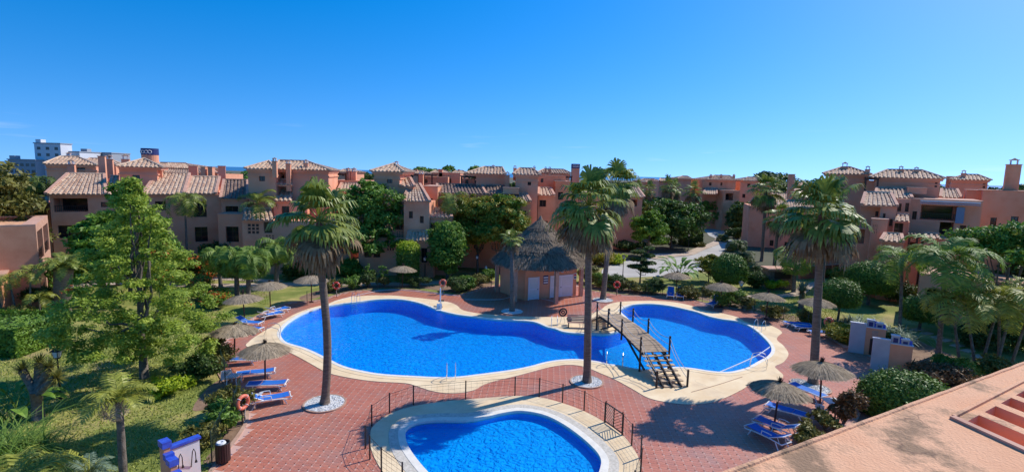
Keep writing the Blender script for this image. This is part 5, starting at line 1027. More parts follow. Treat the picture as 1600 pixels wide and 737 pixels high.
for i, (x, y, w_, hh, M_, M2_, lb) in enumerate(SH): shrub('', x, y, w_, hh, M_, 200 + i, lb, M2=M2_, size=.1 if y > 440 else .16, n=int(900 + 1300 * w_ * hh))
# two little ginkgo like twiggy trees by the far fence
for i, (x, y, lb) in enumerate(((574, 448, 'slim twiggy bush tree at the far fence, left one of two'), (600, 446, 'slim twiggy bush tree at the far fence, right one of two'))):
    shrub('', x, y, 1.2, 2.6, LF_MID, 300 + i, lb, n=900, name='sapling', cat='tree')

# grass blades over the mown lawns, thicker near the camera
rng = np.random.default_rng(500); parts_ = []
for (poly, n) in (([(0, 745), (0, 560), (70, 556), (150, 500), (330, 470), (345, 545), (300, 640), (335, 735), (320, 745)], 17000), ([(420, 476), (100, 470), (100, 450), (420, 448)], 3500), ([(1100, 466), (1290, 462), (1330, 520), (1300, 522), (1196, 492)], 4500)):
    w_ = px2w(poly); xs_ = [p[0] for p in w_]; ys_ = [p[1] for p in w_]; X = rng.uniform(min(xs_), max(xs_), n * 3); Y = rng.uniform(min(ys_), max(ys_), n * 3); k = inside_np(X, Y, w_) & ~inside_np(X, Y, PAV); X, Y = X[k][:n], Y[k][:n]; m_ = len(X)
    a = rng.random(m_) * 6.283; l = .05 + .06 * rng.random(m_); sd_v = np.column_stack([np.cos(a), np.sin(a), 0 * a]) * .035; tp = np.column_stack([rng.normal(size=m_) * .035, rng.normal(size=m_) * .035, l]); p = np.column_stack([X, Y, np.zeros(m_)]); parts_.append(np.stack([p - sd_v, p + sd_v, p + tp + sd_v * .3, p + tp - sd_v * .3], 1))
GB = mat('short_grass_blade', (.22, .27, .04), .8, (.60, .54, .18), scale=.3, detail=6, lo=.3, hi=.7, island=.5, trans=.2, col3=(.36, .40, .07))
b = MB(); b.quads(np.concatenate(parts_), GB); o = b.build('short_grass'); tag(o, 'short yellowish green grass of the lawns', 'grass', kind='stuff')
# ============================================================ thatched hut
hc = Vector((2.8, 50.8, 0)); hut = thing('thatched_hut', 'salmon pool hut with tall layered thatched roof and white doors', 'hut', hc, world=True)
hv = lambda a, r: (hc.x + r * math.cos(R(a)), hc.y + r * math.sin(R(a)))
WP = [(6.55, 50.35), (5.2, 54.0), (1.1, 54.4), (-1.1, 51.2), (1.35, 47.75)]; EZ = 3.35
b = MB(); n = len(WP)
for i in range(n):
    p, q = WP[i], WP[(i + 1) % n]; b.add([(p[0], p[1], 0), (q[0], q[1], 0), (q[0], q[1], EZ), (p[0], p[1], EZ)], [(0, 1, 2, 3)], STUCCO2)
b.prism(WP[::-1], EZ - .05, EZ, STUCCO2, sides=False); b.build('wall', hut)
for a in (174, 236, 290, 353, 54, 114):
    x, y = hv(a, 4.25); b = MB(); b.box((x, y, EZ / 2), (.34, .34, EZ), TRIM, rz=R(20)); b.build('column', hut)
rng = np.random.default_rng(5); b = MB(); RZ0, APX, RE = EZ - .08, 7.65, 4.85; angs = [174 + 30 * i for i in range(12)]; rs = lambda i: 1 if i % 2 == 0 else .93
bands = [(1.0, 0), (.74, .25), (.50, .47), (.27, .68), (.0, 1.0)]
prof_z = lambda k: RZ0 + (APX - RZ0) * (1 - k) ** .93
for i in range(12):
    a0, a1 = angs[i], angs[i] + 30
    for j in range(len(bands) - 1):
        k0, k1 = bands[j][0], bands[j + 1][0]; lf = .13
        P0, P1, P2, P3 = hv(a0, RE * k0 * rs(i)), hv(a1, RE * k0 * rs(i + 1)), hv(a1, RE * k1 * rs(i + 1)), hv(a0, RE * k1 * rs(i))
        z0, z1 = prof_z(k0) + lf * .9, prof_z(k1) + .0
        b.add([(*P0, z0), (*P1, z0), (*P2, z1 + .02), (*P3, z1 + .02), (*P0, z0 - .22), (*P1, z0 - .22)], [(0, 1, 2, 3), (4, 5, 1, 0)], THATCH)
b.prism([hv(a, RE * .97 * rs(i)) for i, a in enumerate(angs)], RZ0 - .1, RZ0 - .02, THATCH, sides=False)
N = 15000; ai = rng.integers(0, 12, N); t = rng.random(N); kk = np.sqrt(rng.random(N)) * .99 + .01; A6 = np.array([hv(a, 1 if i % 2 == 0 else .93) for i, a in enumerate(angs)]) - np.array(hc[:2]); A6 = np.vstack([A6, A6[:1]])
o2 = (A6[ai] * (1 - t)[:, None] + A6[ai + 1] * t[:, None]); pos = o2 * (RE * kk)[:, None]; j = np.digitize(kk, [.27, .50, .74]); outer = np.array([.27, .5, .74, 1.0])[j]; inner = np.array([0, .27, .5, .74])[j]
f_ = (kk - inner) / (outer - inner); z = prof_z(inner) * (1 - f_) + (prof_z(outer) + .12) * f_ + .03; pz = np.column_stack([pos + np.array(hc[:2]), z]); dirr = unit(np.column_stack([o2, -np.full(N, (APX - RZ0) / RE * np.linalg.norm(o2, axis=1))]) + rng.normal(size=(N, 3)) * .12)
sdv = unit(np.cross(dirr, np.array([0, 0, 1.]))); ln = (.22 + .35 * rng.random(N))[:, None]; q0 = pz + np.array([0, 0, .05]) * rng.random((N, 1)); q1 = q0 + dirr * ln
b.quads(np.stack([q0 - sdv * .03, q0 + sdv * .03, q1 + sdv * .02, q1 - sdv * .02], 1), THATCH)
for k in (.74, .5, .27):
    loop = [(*hv(angs[i % 12], RE * k * rs(i) * 1.01), prof_z(k) + .13) for i in range(13)]; b.tube(loop, .05, WOODK, 6)
b.tube([(hc.x, hc.y, APX - .4), (hc.x, hc.y, APX + .25)], [.35, .05], THATCH, 8)
b.build('thatch', hut)
dirw = Vector((6.55 - 1.35, 50.35 - 47.75, 0)); wl = dirw.length; dirw /= wl; nw = Vector((dirw.y, -dirw.x, 0)); angw = math.atan2(dirw.y, dirw.x)
def onw(px): 
    d = ray(px, 450); t = None                # where the sight line crosses the facade, as metres along it
    # solve (d.x,d.y)*s = W + dirw*u
    det = d.x * -dirw.y + d.y * dirw.x; s_ = (1.35 * -dirw.y + 47.75 * dirw.x) / det; q = Vector((d.x * s_, d.y * s_, 0)); return (q - Vector((1.35, 47.75, 0))).dot(dirw)
def wbox(b, u0, u1, z0, z1, d0, d1, M):
    c = Vector((1.35, 47.75, 0)) + dirw * ((u0 + u1) / 2) + nw * ((d0 + d1) / 2); b.box((c.x, c.y, (z0 + z1) / 2), (abs(u1 - u0), abs(d1 - d0), abs(z1 - z0)), M, rz=angw)
for (pa, pb, leaf) in ((825, 842, 1), (859, 894, 2)):
    u0, u1 = onw(pa), onw(pb); f = MB(); wbox(f, u0, u0 + .07, 0, 2.22, .003, .09, DOORW); wbox(f, u1 - .07, u1, 0, 2.22, .003, .09, DOORW); wbox(f, u0 + .07, u1 - .07, 2.15, 2.22, .003, .09, DOORW); wbox(f, u0 + .07, u1 - .07, .05, 2.15, .003, .05, DOORW)
    for i in range(leaf):
        a_ = u0 + .07 + (u1 - u0 - .14) * i / leaf; c_ = u0 + .07 + (u1 - u0 - .14) * (i + 1) / leaf
        for (z0, z1) in ((.2, 1.0), (1.12, 2.02)): wbox(f, a_ + .1, c_ - .1, z0, z1, .05, .066, WHITEW)
    d_ = f.build('door', hut); hb = MB(); wbox(hb, u1 - .2 if leaf == 1 else (u0 + u1) / 2 - .12, u1 - .12 if leaf == 1 else (u0 + u1) / 2 - .04, 1.0, 1.06, .066, .12, DARKM); hb.build('handle', d_)
def sign(b_, pa, pb, z0, z1, M): u0, u1 = onw(pa), onw(pb); wbox(b_, u0, u1, z0, z1, .004, .03, M); return u0, u1
b = MB(); u0, u1 = sign(b, 865, 871.5, 2.32, 3.0, WHITE); uc = (u0 + u1) / 2; wbox(b, uc - .06, uc + .06, 2.6, 2.92, .03, .036, SIGNR); wbox(b, uc - .16, uc + .16, 2.7, 2.82, .03, .037, SIGNR)
for i in range(5): wbox(b, u0 + .05 + i * .085, u0 + .11 + i * .085, 2.38, 2.48, .03, .036, BLACK)
b.build('first_aid_sign', hut)
b = MB(); u0, u1 = sign(b, 848.5, 856, 1.45, 2.3, SIGNB)
for i in range(3): wbox(b, u0 + .03, u1 - .03, 1.53 + i * .25, 1.66 + i * .25, .03, .036, WHITE)
b.build('rules_sign', hut)
b = MB(); sign(b, 876.5, 879.5, 2.45, 2.85, WHITE); sign(b, 895.5, 900, 1.7, 2.3, WHITE); u0, u1 = onw(896), onw(899.5); wbox(b, u0, u1, 1.78, 1.95, .03, .036, SIGNB); wbox(b, u0, u1, 2.05, 2.22, .03, .036, SIGNR); b.build('notice', hut)
b = MB(); u = onw(883); c = Vector((1.35, 47.75, 0)) + dirw * u + nw * .15; b.box((c.x, c.y, 3.0), (.3, .4, .22), BLACK, rz=angw); b.build('loudspeaker', hut)

# ============================================================ wooden bridge
pa = G(1006.5, 551, 1.3); pb = G(1040, 546, 1.3); qa = G(934.5, 495, 1.2); qb = G(967, 489, 1.2)
S1 = (pa + pb) / 2; S0 = (qa + qb) / 2; ax = (S1 - S0); ax.z = 0; BL = ax.length; ax /= BL; sx = Vector((ax.y, -ax.x, 0)); BW = 1.75
br = thing('footbridge', 'arched wooden footbridge with tarred posts and rope rails over the neck of the pool', 'bridge', S0.xy.to_3d(), world=True)
def bp(u, v, z): q = S0 + ax * u + sx * v; return Vector((q.x, q.y, z))
arch = lambda u: 1.25 + .2 * math.sin(math.pi * u / BL)
b = MB(); k = int(BL / .15)
for i in range(k):
    u = BL * (i + .5) / k; jz = random.uniform(-.006, .006); sl = (arch(u + .05) - arch(u - .05)) / .1
    b.bar(bp(u, -BW / 2 + random.uniform(-.03, .02), arch(u) + jz), bp(u, BW / 2 + random.uniform(-.02, .03), arch(u) + jz), .135, .045, WOOD)
b.build('deck_boards', br)
for v in (-.7, .7):
    b = MB(); seg = 12
    for i in range(seg): b.bar(bp(BL * i / seg, v, arch(BL * i / seg) - .15), bp(BL * (i + 1) / seg + .01, v, arch(BL * (i + 1) / seg) - .15), .12, .22, WOODK)
    b.build('beam', br)
us = [0, BL * .3, BL * .62, BL]; tops = {}
for v in (-1, 1):
    for i, u in enumerate(us):
        b = MB(); vv = v * (BW / 2 + .07); z0 = 0.03 if i in (0, 3) else arch(u) - .45; b.tube([bp(u, vv, z0), bp(u, vv, arch(u) + 1.0)], .065, WOODK, 8); b.build('post', br); tops[(v, i)] = bp(u, vv, arch(u) + .88)
        if i in (0, 3) and False: pass
ns = 7
for end in (0, 1):                          # a flight of open steps at each end
    b = MB(); sg = -1 if end == 0 else 1; u_s = 0 if end == 0 else BL; run = .36
    for i in range(ns):
        u = u_s + sg * run * (i + .45); z = 1.25 - (i + 1) * 1.25 / (ns + .4); b.bar(bp(u, -BW / 2, z), bp(u, BW / 2, z), .30, .05, WOOD)
    b.build('steps', br)
    for v in (-.55, 0, .55):
        b = MB(); b.bar(bp(u_s + sg * .03, v, 1.1), bp(u_s + sg * run * ns, v, .06), .07, .2, WOODK); b.build('stringer', br)
    for v in (-1, 1):
        b = MB(); u = u_s + sg * run * (ns - .2); vv = v * (BW / 2 + .07); b.tube([bp(u, vv, .03), bp(u, vv, 1.05)], .065, WOODK, 8); b.build('post', br); tops[(v, 'e%d' % end)] = bp(u, vv, .93)
for v in (-1, 1):
    seq = ['e0', 0, 1, 2, 3, 'e1']; b = MB()
    for a, c in zip(seq, seq[1:]):
        for dz in (0, -.42):
            p, q = tops[(v, a)], tops[(v, c)]; b.tube([p.lerp(q, t) + Vector((0, 0, dz - .28 * 4 * t * (1 - t) * (.6 if dz else 1))) for t in (0, .2, .4, .6, .8, 1)], .02, ROPE, 5, cap=False)
    b.build('rope_rail', br)
for v in (-.6, .6):
    b = MB(); b.bar(bp(BL - .1, v, .1), bp(BL * .62, v, arch(BL * .62) - .3), .1, .1, WOODK); b.build('brace', br)
    b = MB(); b.bar(bp(.1, v, .1), bp(BL * .3, v, arch(BL * .3) - .3), .1, .1, WOODK); b.build('brace', br)

# ============================================================ sunshades
def make_sunshade(seed, tilt=0, tuft=1.0, rad=1.4):
    rng = np.random.default_rng(seed); r = thing('straw_sunshade', 'x', 'parasol', (0, 0, 0), 'straw sunshades round the pools'); b = MB(); b.tube([(0, 0, -.03), (0, 0, 2.12)], .045, RUST, 10); b.box((0, 0, .03), (.3, .3, .06), RUST); b.build('pole', r)
    b = MB(); n = 28; ZA, ZE = 2.34, 1.86; vs = [(0, 0, ZA)]
    for (rr, zz) in ((.5, 2.22), (1, 2.06), (rad * .94, ZE)):
        for i in range(n): a = 2 * math.pi * i / n; vs.append((rr * math.cos(a), rr * math.sin(a), zz + rng.normal() * .012))
    fs = [(0, 1 + i, 1 + (i + 1) % n) for i in range(n)] + [(1 + j * n + i, 1 + (j + 1) * n + i, 1 + (j + 1) * n + (i + 1) % n, 1 + j * n + (i + 1) % n) for j in range(2) for i in range(n)]
    b.add(vs, fs, STRAW)
    N = 1500; a = rng.random(N) * 6.283; r0 = rng.random(N) ** .6 * 1.0; l = .35 + .35 * rng.random(N); r1 = np.minimum(r0 + l, rad * (1 + .06 * rng.random(N)))
    zf = lambda q: np.interp(q, [0, .5, 1, rad * .94, rad * 1.1], [ZA, 2.22, 2.06, ZE, ZE - .07]); up_ = .012 + .035 * rng.random(N); o = np.stack([np.cos(a), np.sin(a)], 1); a2 = a + rng.normal(size=N) * .06; o2 = np.stack([np.cos(a2), np.sin(a2)], 1)
    p0 = np.column_stack([o * r0[:, None], zf(r0) + up_]); p1 = np.column_stack([o2 * r1[:, None], zf(r1) + up_ * .8]); s_ = np.column_stack([-o[:, 1], o[:, 0], 0 * a]) * .011
    b.quads(np.stack([p0 - s_, p0 + s_, p1 + s_, p1 - s_], 1), STRAW)
    b.build('canopy', r); b = MB(); N = 90; a = rng.random(N) * 6.283; rr = rng.random(N) * .06; e = np.column_stack([np.cos(a) * .16 * rng.random(N), np.sin(a) * .16 * rng.random(N), .3 * tuft * (.5 + .6 * rng.random(N))]); p0 = np.column_stack([np.cos(a) * rr, np.sin(a) * rr, np.full(N, ZA - .05)]); s_ = np.column_stack([-np.sin(a), np.cos(a), 0 * a]) * .014
    b.quads(np.stack([p0 - s_, p0 + s_, p0 + e + s_ * .3, p0 + e - s_ * .3], 1), WOODK); b.tube([(0, 0, ZA - .06), (0, 0, ZA + .06)], [.09, .05], WOODK, 8); b.build('tuft', r); return r
UM = [(422.6, 481.5, 'fifth straw sunshade from the front on the left side, highest two loungers beside it'), (382.7, 506, 'straw sunshade with tall spiky top, left side of the big pool'), (366.4, 564, 'straw sunshade over the table with white plastic legs, left side'), (414.5, 600, 'straw sunshade nearest the camera on the left, over blue loungers'), (486.6, 472, 'straw sunshade seen just left of the nearest fan palm trunk'), (628.4, 450, 'dark straw sunshade at the far side, in front of the clipped column'), (1056, 460, 'straw sunshade over the paired upright blue chairs'), (1126, 479.8, 'straw sunshade beside the single upright blue chair'), (1196.4, 498.5, 'straw sunshade by itself at the lawn edge, right side'), (1273, 508, 'straw sunshade half hidden by the dark crowned palm trunk'), (1281, 636, 'straw sunshade over the pale blue lounger, right foreground'), (1209, 669, 'straw sunshade nearest the roof edge, over stacked loungers')]
protos = [make_sunshade(1), make_sunshade(2, tuft=1.6), make_sunshade(3, tuft=.7)]; pu = [Proto(p) for p in protos]
for i, (x, y, lb) in enumerate(UM):
    s_ = 1.06 if i in (4, 10) else 1.0; o = pu[[2, 1, 2, 0, 2, 0, 2, 0, 0, 2, 0, 0][i]].put(G(x, y), i * 1.7, s_, lb); o.rotation_euler = (R([1, -2, 2, -1, 0, 3, 0, 2, 1, -1, 2, -2][i]), R([0, 1, -2, -1, 1, 0, 1, -1, 2, 0, -2, 3][i]), i * 1.7)

# ============================================================ loungers and chairs
def make_lounger(back, seed=0):
    """foot end at +x, head at -x, seat at .36 m"""
    r = thing('sun_lounger', 'x', 'sun lounger', (0, 0, 0), 'blue and white sun loungers'); hz = .36; L0, Lb = 1.22, .72
    ca, sa = math.cos(R(back)), math.sin(R(back)); bx = lambda t: (-.28 - Lb * t * ca, hz + Lb * t * sa)
    f = MB()
    for s in (-1, 1):
        y = s * .33; f.tube([(.95, y, hz + .02), (1.04, y, hz - .04), (1.02, y, hz - .12), (.9, y, hz - .13), (.5, y, hz - .05), (-.28, y, hz), (-.95, y, hz - .01)], .03, WHITE, 8)
    f.tube([(.98, -.33, hz + .01), (.98, .33, hz + .01)], .028, WHITE, 6); f.tube([(-.93, -.33, hz - .01), (-.93, .33, hz - .01)], .028, WHITE, 6); f.build('frame', r)
    for (x0, x1) in ((.62, .80), (-.62, -.82)):
        for s in (-1, 1): b = MB(); b.tube([(x0, s * .33, hz - .04), (x1, s * .35, 0.0)], [.03, .024], WHITE, 7); b.build('leg', r)
    b = MB(); b.tube([(x, 0, z) for x, z in [(-.28, hz), bx(1)]], .001, WHITE, 4); e = bx(1)
    b = MB()
    for s in (-1, 1): b.tube([(-.28, s * .30, hz + .01), (e[0], s * .30, e[1] + .01)], .024, WHITE, 7)
    b.tube([(e[0], -.30, e[1] + .01), (e[0], .30, e[1] + .01)], .024, WHITE, 7)
    if back > 8: m_ = bx(.6); b.tube([(m_[0], -.28, m_[1]), (m_[0] - .12, -.28, hz - .02)], .016, WHITE, 5); b.tube([(m_[0], .28, m_[1]), (m_[0] - .12, .28, hz - .02)], .016, WHITE, 5)
    b.build('backrest_frame', r)
    b = MB(); xs = [.93, .6, .2, -.27]; zs = [hz + .015, hz - .012, hz - .012, hz + .012]; vs = []
    for x, z in zip(xs, zs):
        for yy, dz in ((-.29, .01), (0, -.012), (.29, .01)): vs.append((x, yy, z + dz + .012))
    vs += [(x, y, z - .012) for x, y, z in vs]; fs = []
    for i in range(3):
        for j in range(2): a = i * 3 + j; fs += [(a, a + 1, a + 4, a + 3), (a + 15, a + 16, a + 13, a + 12)]
        fs += [(i * 3, i * 3 + 3, i * 3 + 15, i * 3 + 12), (i * 3 + 2, i * 3 + 14, i * 3 + 17, i * 3 + 5)]
    b.add(vs, fs, BLUEF); b.build('seat_fabric', r)
    b = MB(); b.bar((-.30, 0, hz + .022), (e[0] + .02 * ca, 0, e[1] + .016), .56, .014, BLUEF); b.build('backrest_fabric', r)
    for s in (-1, 1):
        if back > 20: b = MB(); b.tube([(.1, s * .36, hz), (.06, s * .37, hz + .2), (-.2, s * .37, hz + .22), (-.42, s * .34, hz + .2)], .022, WHITE, 6); b.build('armrest', r)
    return r
LP = {k: Proto(make_lounger(k)) for k in (0, 28, 55)}
LG = [ # foot px, head px, back angle, label
 (395, 567, 356, 570, 0, 'blue lounger under the sunshade beside the white plastic chair'), (421.6, 587, 378, 592, 0, 'blue lounger third from the front in the left row'), (446.6, 606, 389, 609, 0, 'blue lounger second from the front in the left row, white towel edge'), (448, 626, 393, 636, 28, 'blue lounger nearest the life ring, its back slightly raised'),
 (448, 486, 418.5, 494, 28, 'farther of the two loungers at the top of the left row'), (438, 493.5, 407, 501, 28, 'nearer of the two loungers at the top of the left row'), (409, 511, 370, 508, 28, 'upper lounger behind the spiky topped sunshade pole'), (409, 520.5, 369, 517, 0, 'lower lounger behind the spiky topped sunshade pole'),
 (1047, 469, 1048, 460, 55, 'left one of the paired upright blue chairs'), (1062, 470, 1063, 461, 55, 'right one of the paired upright blue chairs'), (1107, 481, 1122, 476, 55, 'single upright blue chair by the lawn, right side'),
 (1225.5, 509, 1264, 513, 0, 'flat lounger farthest left in the empty right row'), (1240, 515.5, 1279, 517, 0, 'flat lounger in the middle of the empty right row'), (1268, 524, 1302, 526, 0, 'flat lounger right of the dark palm trunk'),
 (1233, 606, 1290, 630, 0, 'pale blue lounger under the sunshade beside two gravel rings'), (1198, 640, 1262, 660, 0, 'dark shaded lounger right of the nearest right sunshade pole'), (1186, 664, 1240, 686, 28, 'upper one of the stacked loungers near the roof edge'), (1176, 676, 1224, 702, 28, 'lower one of the stacked loungers near the roof edge')]
for i, (fx, fy, hx, hy, bk, lb) in enumerate(LG):
    a, c = G(fx, fy), G(hx, hy); d = a - c; m_ = (a + c) / 2; LP[bk].put((m_.x, m_.y, .006), math.atan2(d.y, d.x), 1.0, lb, cat='lounge chair' if bk == 55 else None)
def make_chair(label, px, py, rz, tip=0):
    r = thing('plastic_chair', label, 'chair', G(px, py), rz=rz); 
    if tip: r.rotation_euler = (tip, 0, rz); r.location.z = .3
    b = MB(); b.box((0, 0, .43), (.46, .46, .04), WHITE); b.build('seat', r)
    for x in (-1, 1):
        for y in (-1, 1): b = MB(); b.tube([(x * .2, y * .2, .42), (x * .25, y * .25, 0)], [.03, .022], WHITE, 7); b.build('leg', r)
    b = MB()
    for i in range(6): b.bar((-.17 + i * .068, .22, .45), (-.19 + i * .076, .33, .86), .045, .02, WHITE)
    b.tube([(-.22, .33, .86), (0, .35, .9), (.22, .33, .86)], .03, WHITE, 7); b.build('backrest', r)
    for x in (-1, 1): b = MB(); b.tube([(x * .24, -.2, .44), (x * .27, -.2, .64), (x * .27, .1, .66), (x * .22, .29, .68)], .025, WHITE, 7); b.build('armrest', r)
    return r
make_chair('white plastic chair tipped on its side by the fence, left row', 353, 592, .6, tip=R(80)); make_chair('white plastic armchair between the right sunshade and fence', 1283, 655, 2.2)
r = thing('side_table', 'square white plastic table beside the right sunshade pole', 'table', G(1298, 645)); b = MB(); b.box((0, 0, .68), (.75, .75, .04), WHITE); b.box((0, 0, .63), (.62, .62, .05), WHITE); b.build('table_top', r)
for x in (-1, 1):
    for y in (-1, 1): b = MB(); b.tube([(x * .28, y * .28, .61), (x * .33, y * .33, 0)], [.035, .025], WHITE, 8); b.build('leg', r)
r = thing('side_table', 'small white plastic table among the left row loungers', 'table', G(366, 600)); b = MB(); b.box((0, 0, .52), (.6, .6, .04), WHITE); b.build('table_top', r)
for x in (-1, 1):
    for y in (-1, 1): b = MB(); b.tube([(x * .24, y * .24, .5), (x * .28, y * .28, 0)], [.03, .022], WHITE, 8); b.build('leg', r)
b = MB(); rng = np.random.default_rng(4); gx = np.linspace(-.3, .3, 7); gy = np.linspace(-.22, .22, 6); vs = [(x, y, .012 + .018 * rng.random() - .0) for x in gx for y in gy]; b.add(vs, [(i * 6 + j, (i + 1) * 6 + j, (i + 1) * 6 + j + 1, i * 6 + j + 1) for i in range(6) for j in range(5)], WHITE)
tw = b.build('towel'); tag(tw, 'white towel lying over the head of the front left lounger', 'towel'); q = G(402, 617, .5); tw.location = q; tw.rotation_euler = (0, R(-20), .2)

# ============================================================ gravel rings
def gravel(px, py, rad, label):
    c = G(px, py); r = thing('gravel_ring', label, 'tree bed', c, 'white gravel beds round the palms'); n = 36; b = MB()
    pl = lambda q: [(q * math.cos(2 * math.pi * i / n), q * math.sin(2 * math.pi * i / n)) for i in range(n)]
    ring(b, pl(rad), pl(rad + .09), .07, KERB); wallstrip(b, pl(rad + .09), 0, .07, KERB); wallstrip(b, pl(rad), 0, .07, KERB); b.build('kerb_ring', r)
    b = MB(); vs = [(0, 0, .11)] + [(x, y, .055) for x, y in pl(rad - .002)]; b.add(vs, [(0, 1 + i, 1 + (i + 1) % n) for i in range(n)], STONEW)
    rng = np.random.default_rng(int(px)); N = 700; a = rng.random(N) * 6.283; q = np.sqrt(rng.random(N)) * rad * .97; p = np.column_stack([np.cos(a) * q, np.sin(a) * q, .11 - .055 * q / rad + .012]); d = unit(rng.normal(size=(N, 3)) + [0, 0, 1.5]); e = unit(np.cross(d, rng.normal(size=(N, 3)))); f = np.cross(d, e); s_ = .03
    b.quads(np.stack([p - e * s_, p + f * s_, p + e * s_, p - f * s_], 1), STONEW); b.build('gravel', r); return r
gravel(507.5, 630.5, .98, 'white gravel ring at the foot of the nearest palm, left of the small pool'); gravel(916.5, 596.5, .90, 'white gravel ring at the foot of the palm between both pools'); gravel(942, 469, .95, 'white gravel ring behind the wooden bridge'); gravel(800, 487, .95, 'white gravel ring in the shade in front of the hut')
gravel(1251, 598, .52, 'small white gravel ring left of the dark crowned palm trunk'); gravel(1272, 607, .82, 'larger white gravel ring at the foot of the dark crowned palm')

# ============================================================ pool fittings
def ladder(px, py, ang, label, wd=.5, out=.55, hi=.85, steps=True):
    c = G(px, py); r = thing('pool_ladder', label, 'pool ladder', c + Vector((0, 0, .055)), 'steel pool ladders', rz=ang)
    for s in (-1, 1):
        y = s * wd / 2; b = MB(); b.tube([(-out, y, 0), (-out, y, .35), (-out * .8, y, hi - .08), (-out * .45, y, hi), (-.02, y, hi - .15), (.07, y, hi - .4), (.07, y, -.85)], .022, STEEL, 8); b.build('handrail', r)
    if steps:
        for z in (-.12, -.34, -.56): b = MB(); b.box((.07, 0, z), (.1, wd, .03), STEEL); b.build('step', r)
    return r
ladder(705, 589.5, R(95), 'steel ladder at the near edge of the big pool, above the small pool fence', hi=.95); ladder(554, 473.5, R(-100), 'steel ladder at the far left rim of the big pool')
ladder(1174, 571, R(150), 'curved steel ladder at the near right rim of the right basin', wd=.7, out=.9); ladder(1184, 518, R(-135), 'steel ladder at the far right rim of the right basin', wd=.6, out=.8)
ladder(436, 526, R(20), 'curved steel rails at the left tip of the big pool', wd=1.1, out=.9, steps=False); ladder(960, 569.5, R(80), 'short steel rails in the neck of the pool beside the bridge', wd=1.0, out=.5, steps=True); ladder(866, 512, R(-95), 'steel ladder beside the pool lift wheel left of the bridge', wd=.45)
r = thing('pool_lift', 'white steel chair lift post on the far rim of the big pool', 'pool lift', G(688, 481) + Vector((0, 0, .05)), rz=R(-90)); b = MB(); b.tube([(0, 0, 0), (0, 0, 1.75)], .06, WHITE, 10); b.box((0, 0, .03), (.4, .4, .06), STEEL); b.build('mast', r); b = MB(); b.tube([(0, 0, 1.0), (-.5, .1, 1.15), (-.9, .1, 1.2)], .025, STEEL, 7); b.tube([(0, 0, .35), (.6, 0, .3), (.75, 0, .0)], .03, STEEL, 7); b.build('arm', r); b = MB(); b.box((.8, 0, .0), (.45, .45, .05), WHITE); b.box((.58, 0, .25), (.05, .45, .5), WHITE); b.build('seat', r)
b = MB(); b.box((-.6, 0, .45), (.5, .5, .06), STEEL); b.tube([(-.6, 0, 0), (-.6, 0, .42)], .03, STEEL, 6); b.build('bracket', r)
r = thing('cover_reel', 'dark hose reel wheel on the terrace left of the bridge', 'hose reel', G(879, 506) + Vector((0, 0, .035))); b = MB(); b.torus((0, 0, .95), .3, .07, BLACK, Vector((.3, -1, 0))); b.torus((0, 0, .95), .12, .05, BLACK, Vector((.3, -1, 0))); b.build('reel', r); b = MB(); b.tube([(-.2, .1, 0), (0, .06, .95), (.2, .1, 0)], .03, STEEL, 7); b.build('stand', r)
b = MB(); b.tube([(.45, -.3, .42), (.55, -.2, .48)], [.22, .22], BLACK, 14); b.build('float', r)
r = thing('bench', 'slatted pale bench under the far end of the footbridge', 'bench', G(903, 512) + Vector((0, 0, .035)), rz=R(-2)); b = MB()
for i in range(4): b.box((0, -.18 + i * .12, .42), (1.7, .1, .03), TRIM)
b.build('seat', r); b = MB()
for i in range(4): b.box((0, .27, .52 + i * .13), (1.7, .03, .1), TRIM)
b.build('backrest', r)
for x in (-.75, .75): b = MB(); b.box((x, 0, .2), (.06, .42, .4), DARKM); b.build('leg', r)
def hose(pts, label, name='hose', M=WHITE, rr=.02, z=.03):
    b = MB(); l = smoothpoly(px2w(pts), 6, closed=False); b.tube([(x, y, z) for x, y in l], rr, M, 6); o = b.build(name, at=(l[0][0], l[0][1], 0)); tag(o, label, name)
hose([(512, 478), (540, 466.5), (600, 454), (640, 455), (700, 461), (718, 463.5)], 'thin pale hose lying along the far rim of the big pool', z=.06); hose([(727, 468), (780, 468), (802, 463.8), (840, 466), (875, 473)], 'pale hose lying in the shade before the hut'); hose([(1080, 613), (1120, 602), (1160, 589)], 'thin cable lying across the cream terrace right of the steps', M=KERB, rr=.012, z=.045)
b = MB(); l = smoothpoly(px2w([(1125, 580), (1160, 565), (1185, 553), (1203, 541)]), 5, closed=False); b.tube([(x, y, -.03) for x, y in l], .035, WHITE, 6); o = b.build('float_line', at=(l[0][0], l[0][1], -.03)); tag(o, 'white float line across the right corner of the right basin', 'rope')
# life rings
def lifering(px, py, label, M, zc=1.15, post=True, rz=0, tilt=0):
    r = thing('life_ring', label, 'life ring', G(px, py), 'life rings round the pools', rz=rz); b = MB(); b.torus((0, -.08, zc), .29, .085, M, Vector((0, 1, tilt)), 28, 10); o = b.build('ring', r); b = MB()
    for i in range(4):
        a = R(45 + 90 * i); c = (.29 * math.cos(a), -.08, zc + .29 * math.sin(a)); b.torus(c, .09, .012, WHITE, Vector((-math.sin(a), 0, math.cos(a))), 14, 5)
    b.build('band', o); b = MB(); b.tube([(0, .0, 0), (0, 0, zc + .2)], .03, DARKM, 8); b.bx(-.2, .2, -.0, .03, zc - .02, zc + .04, DARKM); b.build('post', r)
    b = MB(); b.tube([(.1, -.12, zc - .3), (.02, -.14, zc - .6), (.08, -.12, zc - .85), (.0, -.1, zc - .95)], .02, ROPE, 6); b.build('rope', r); return r
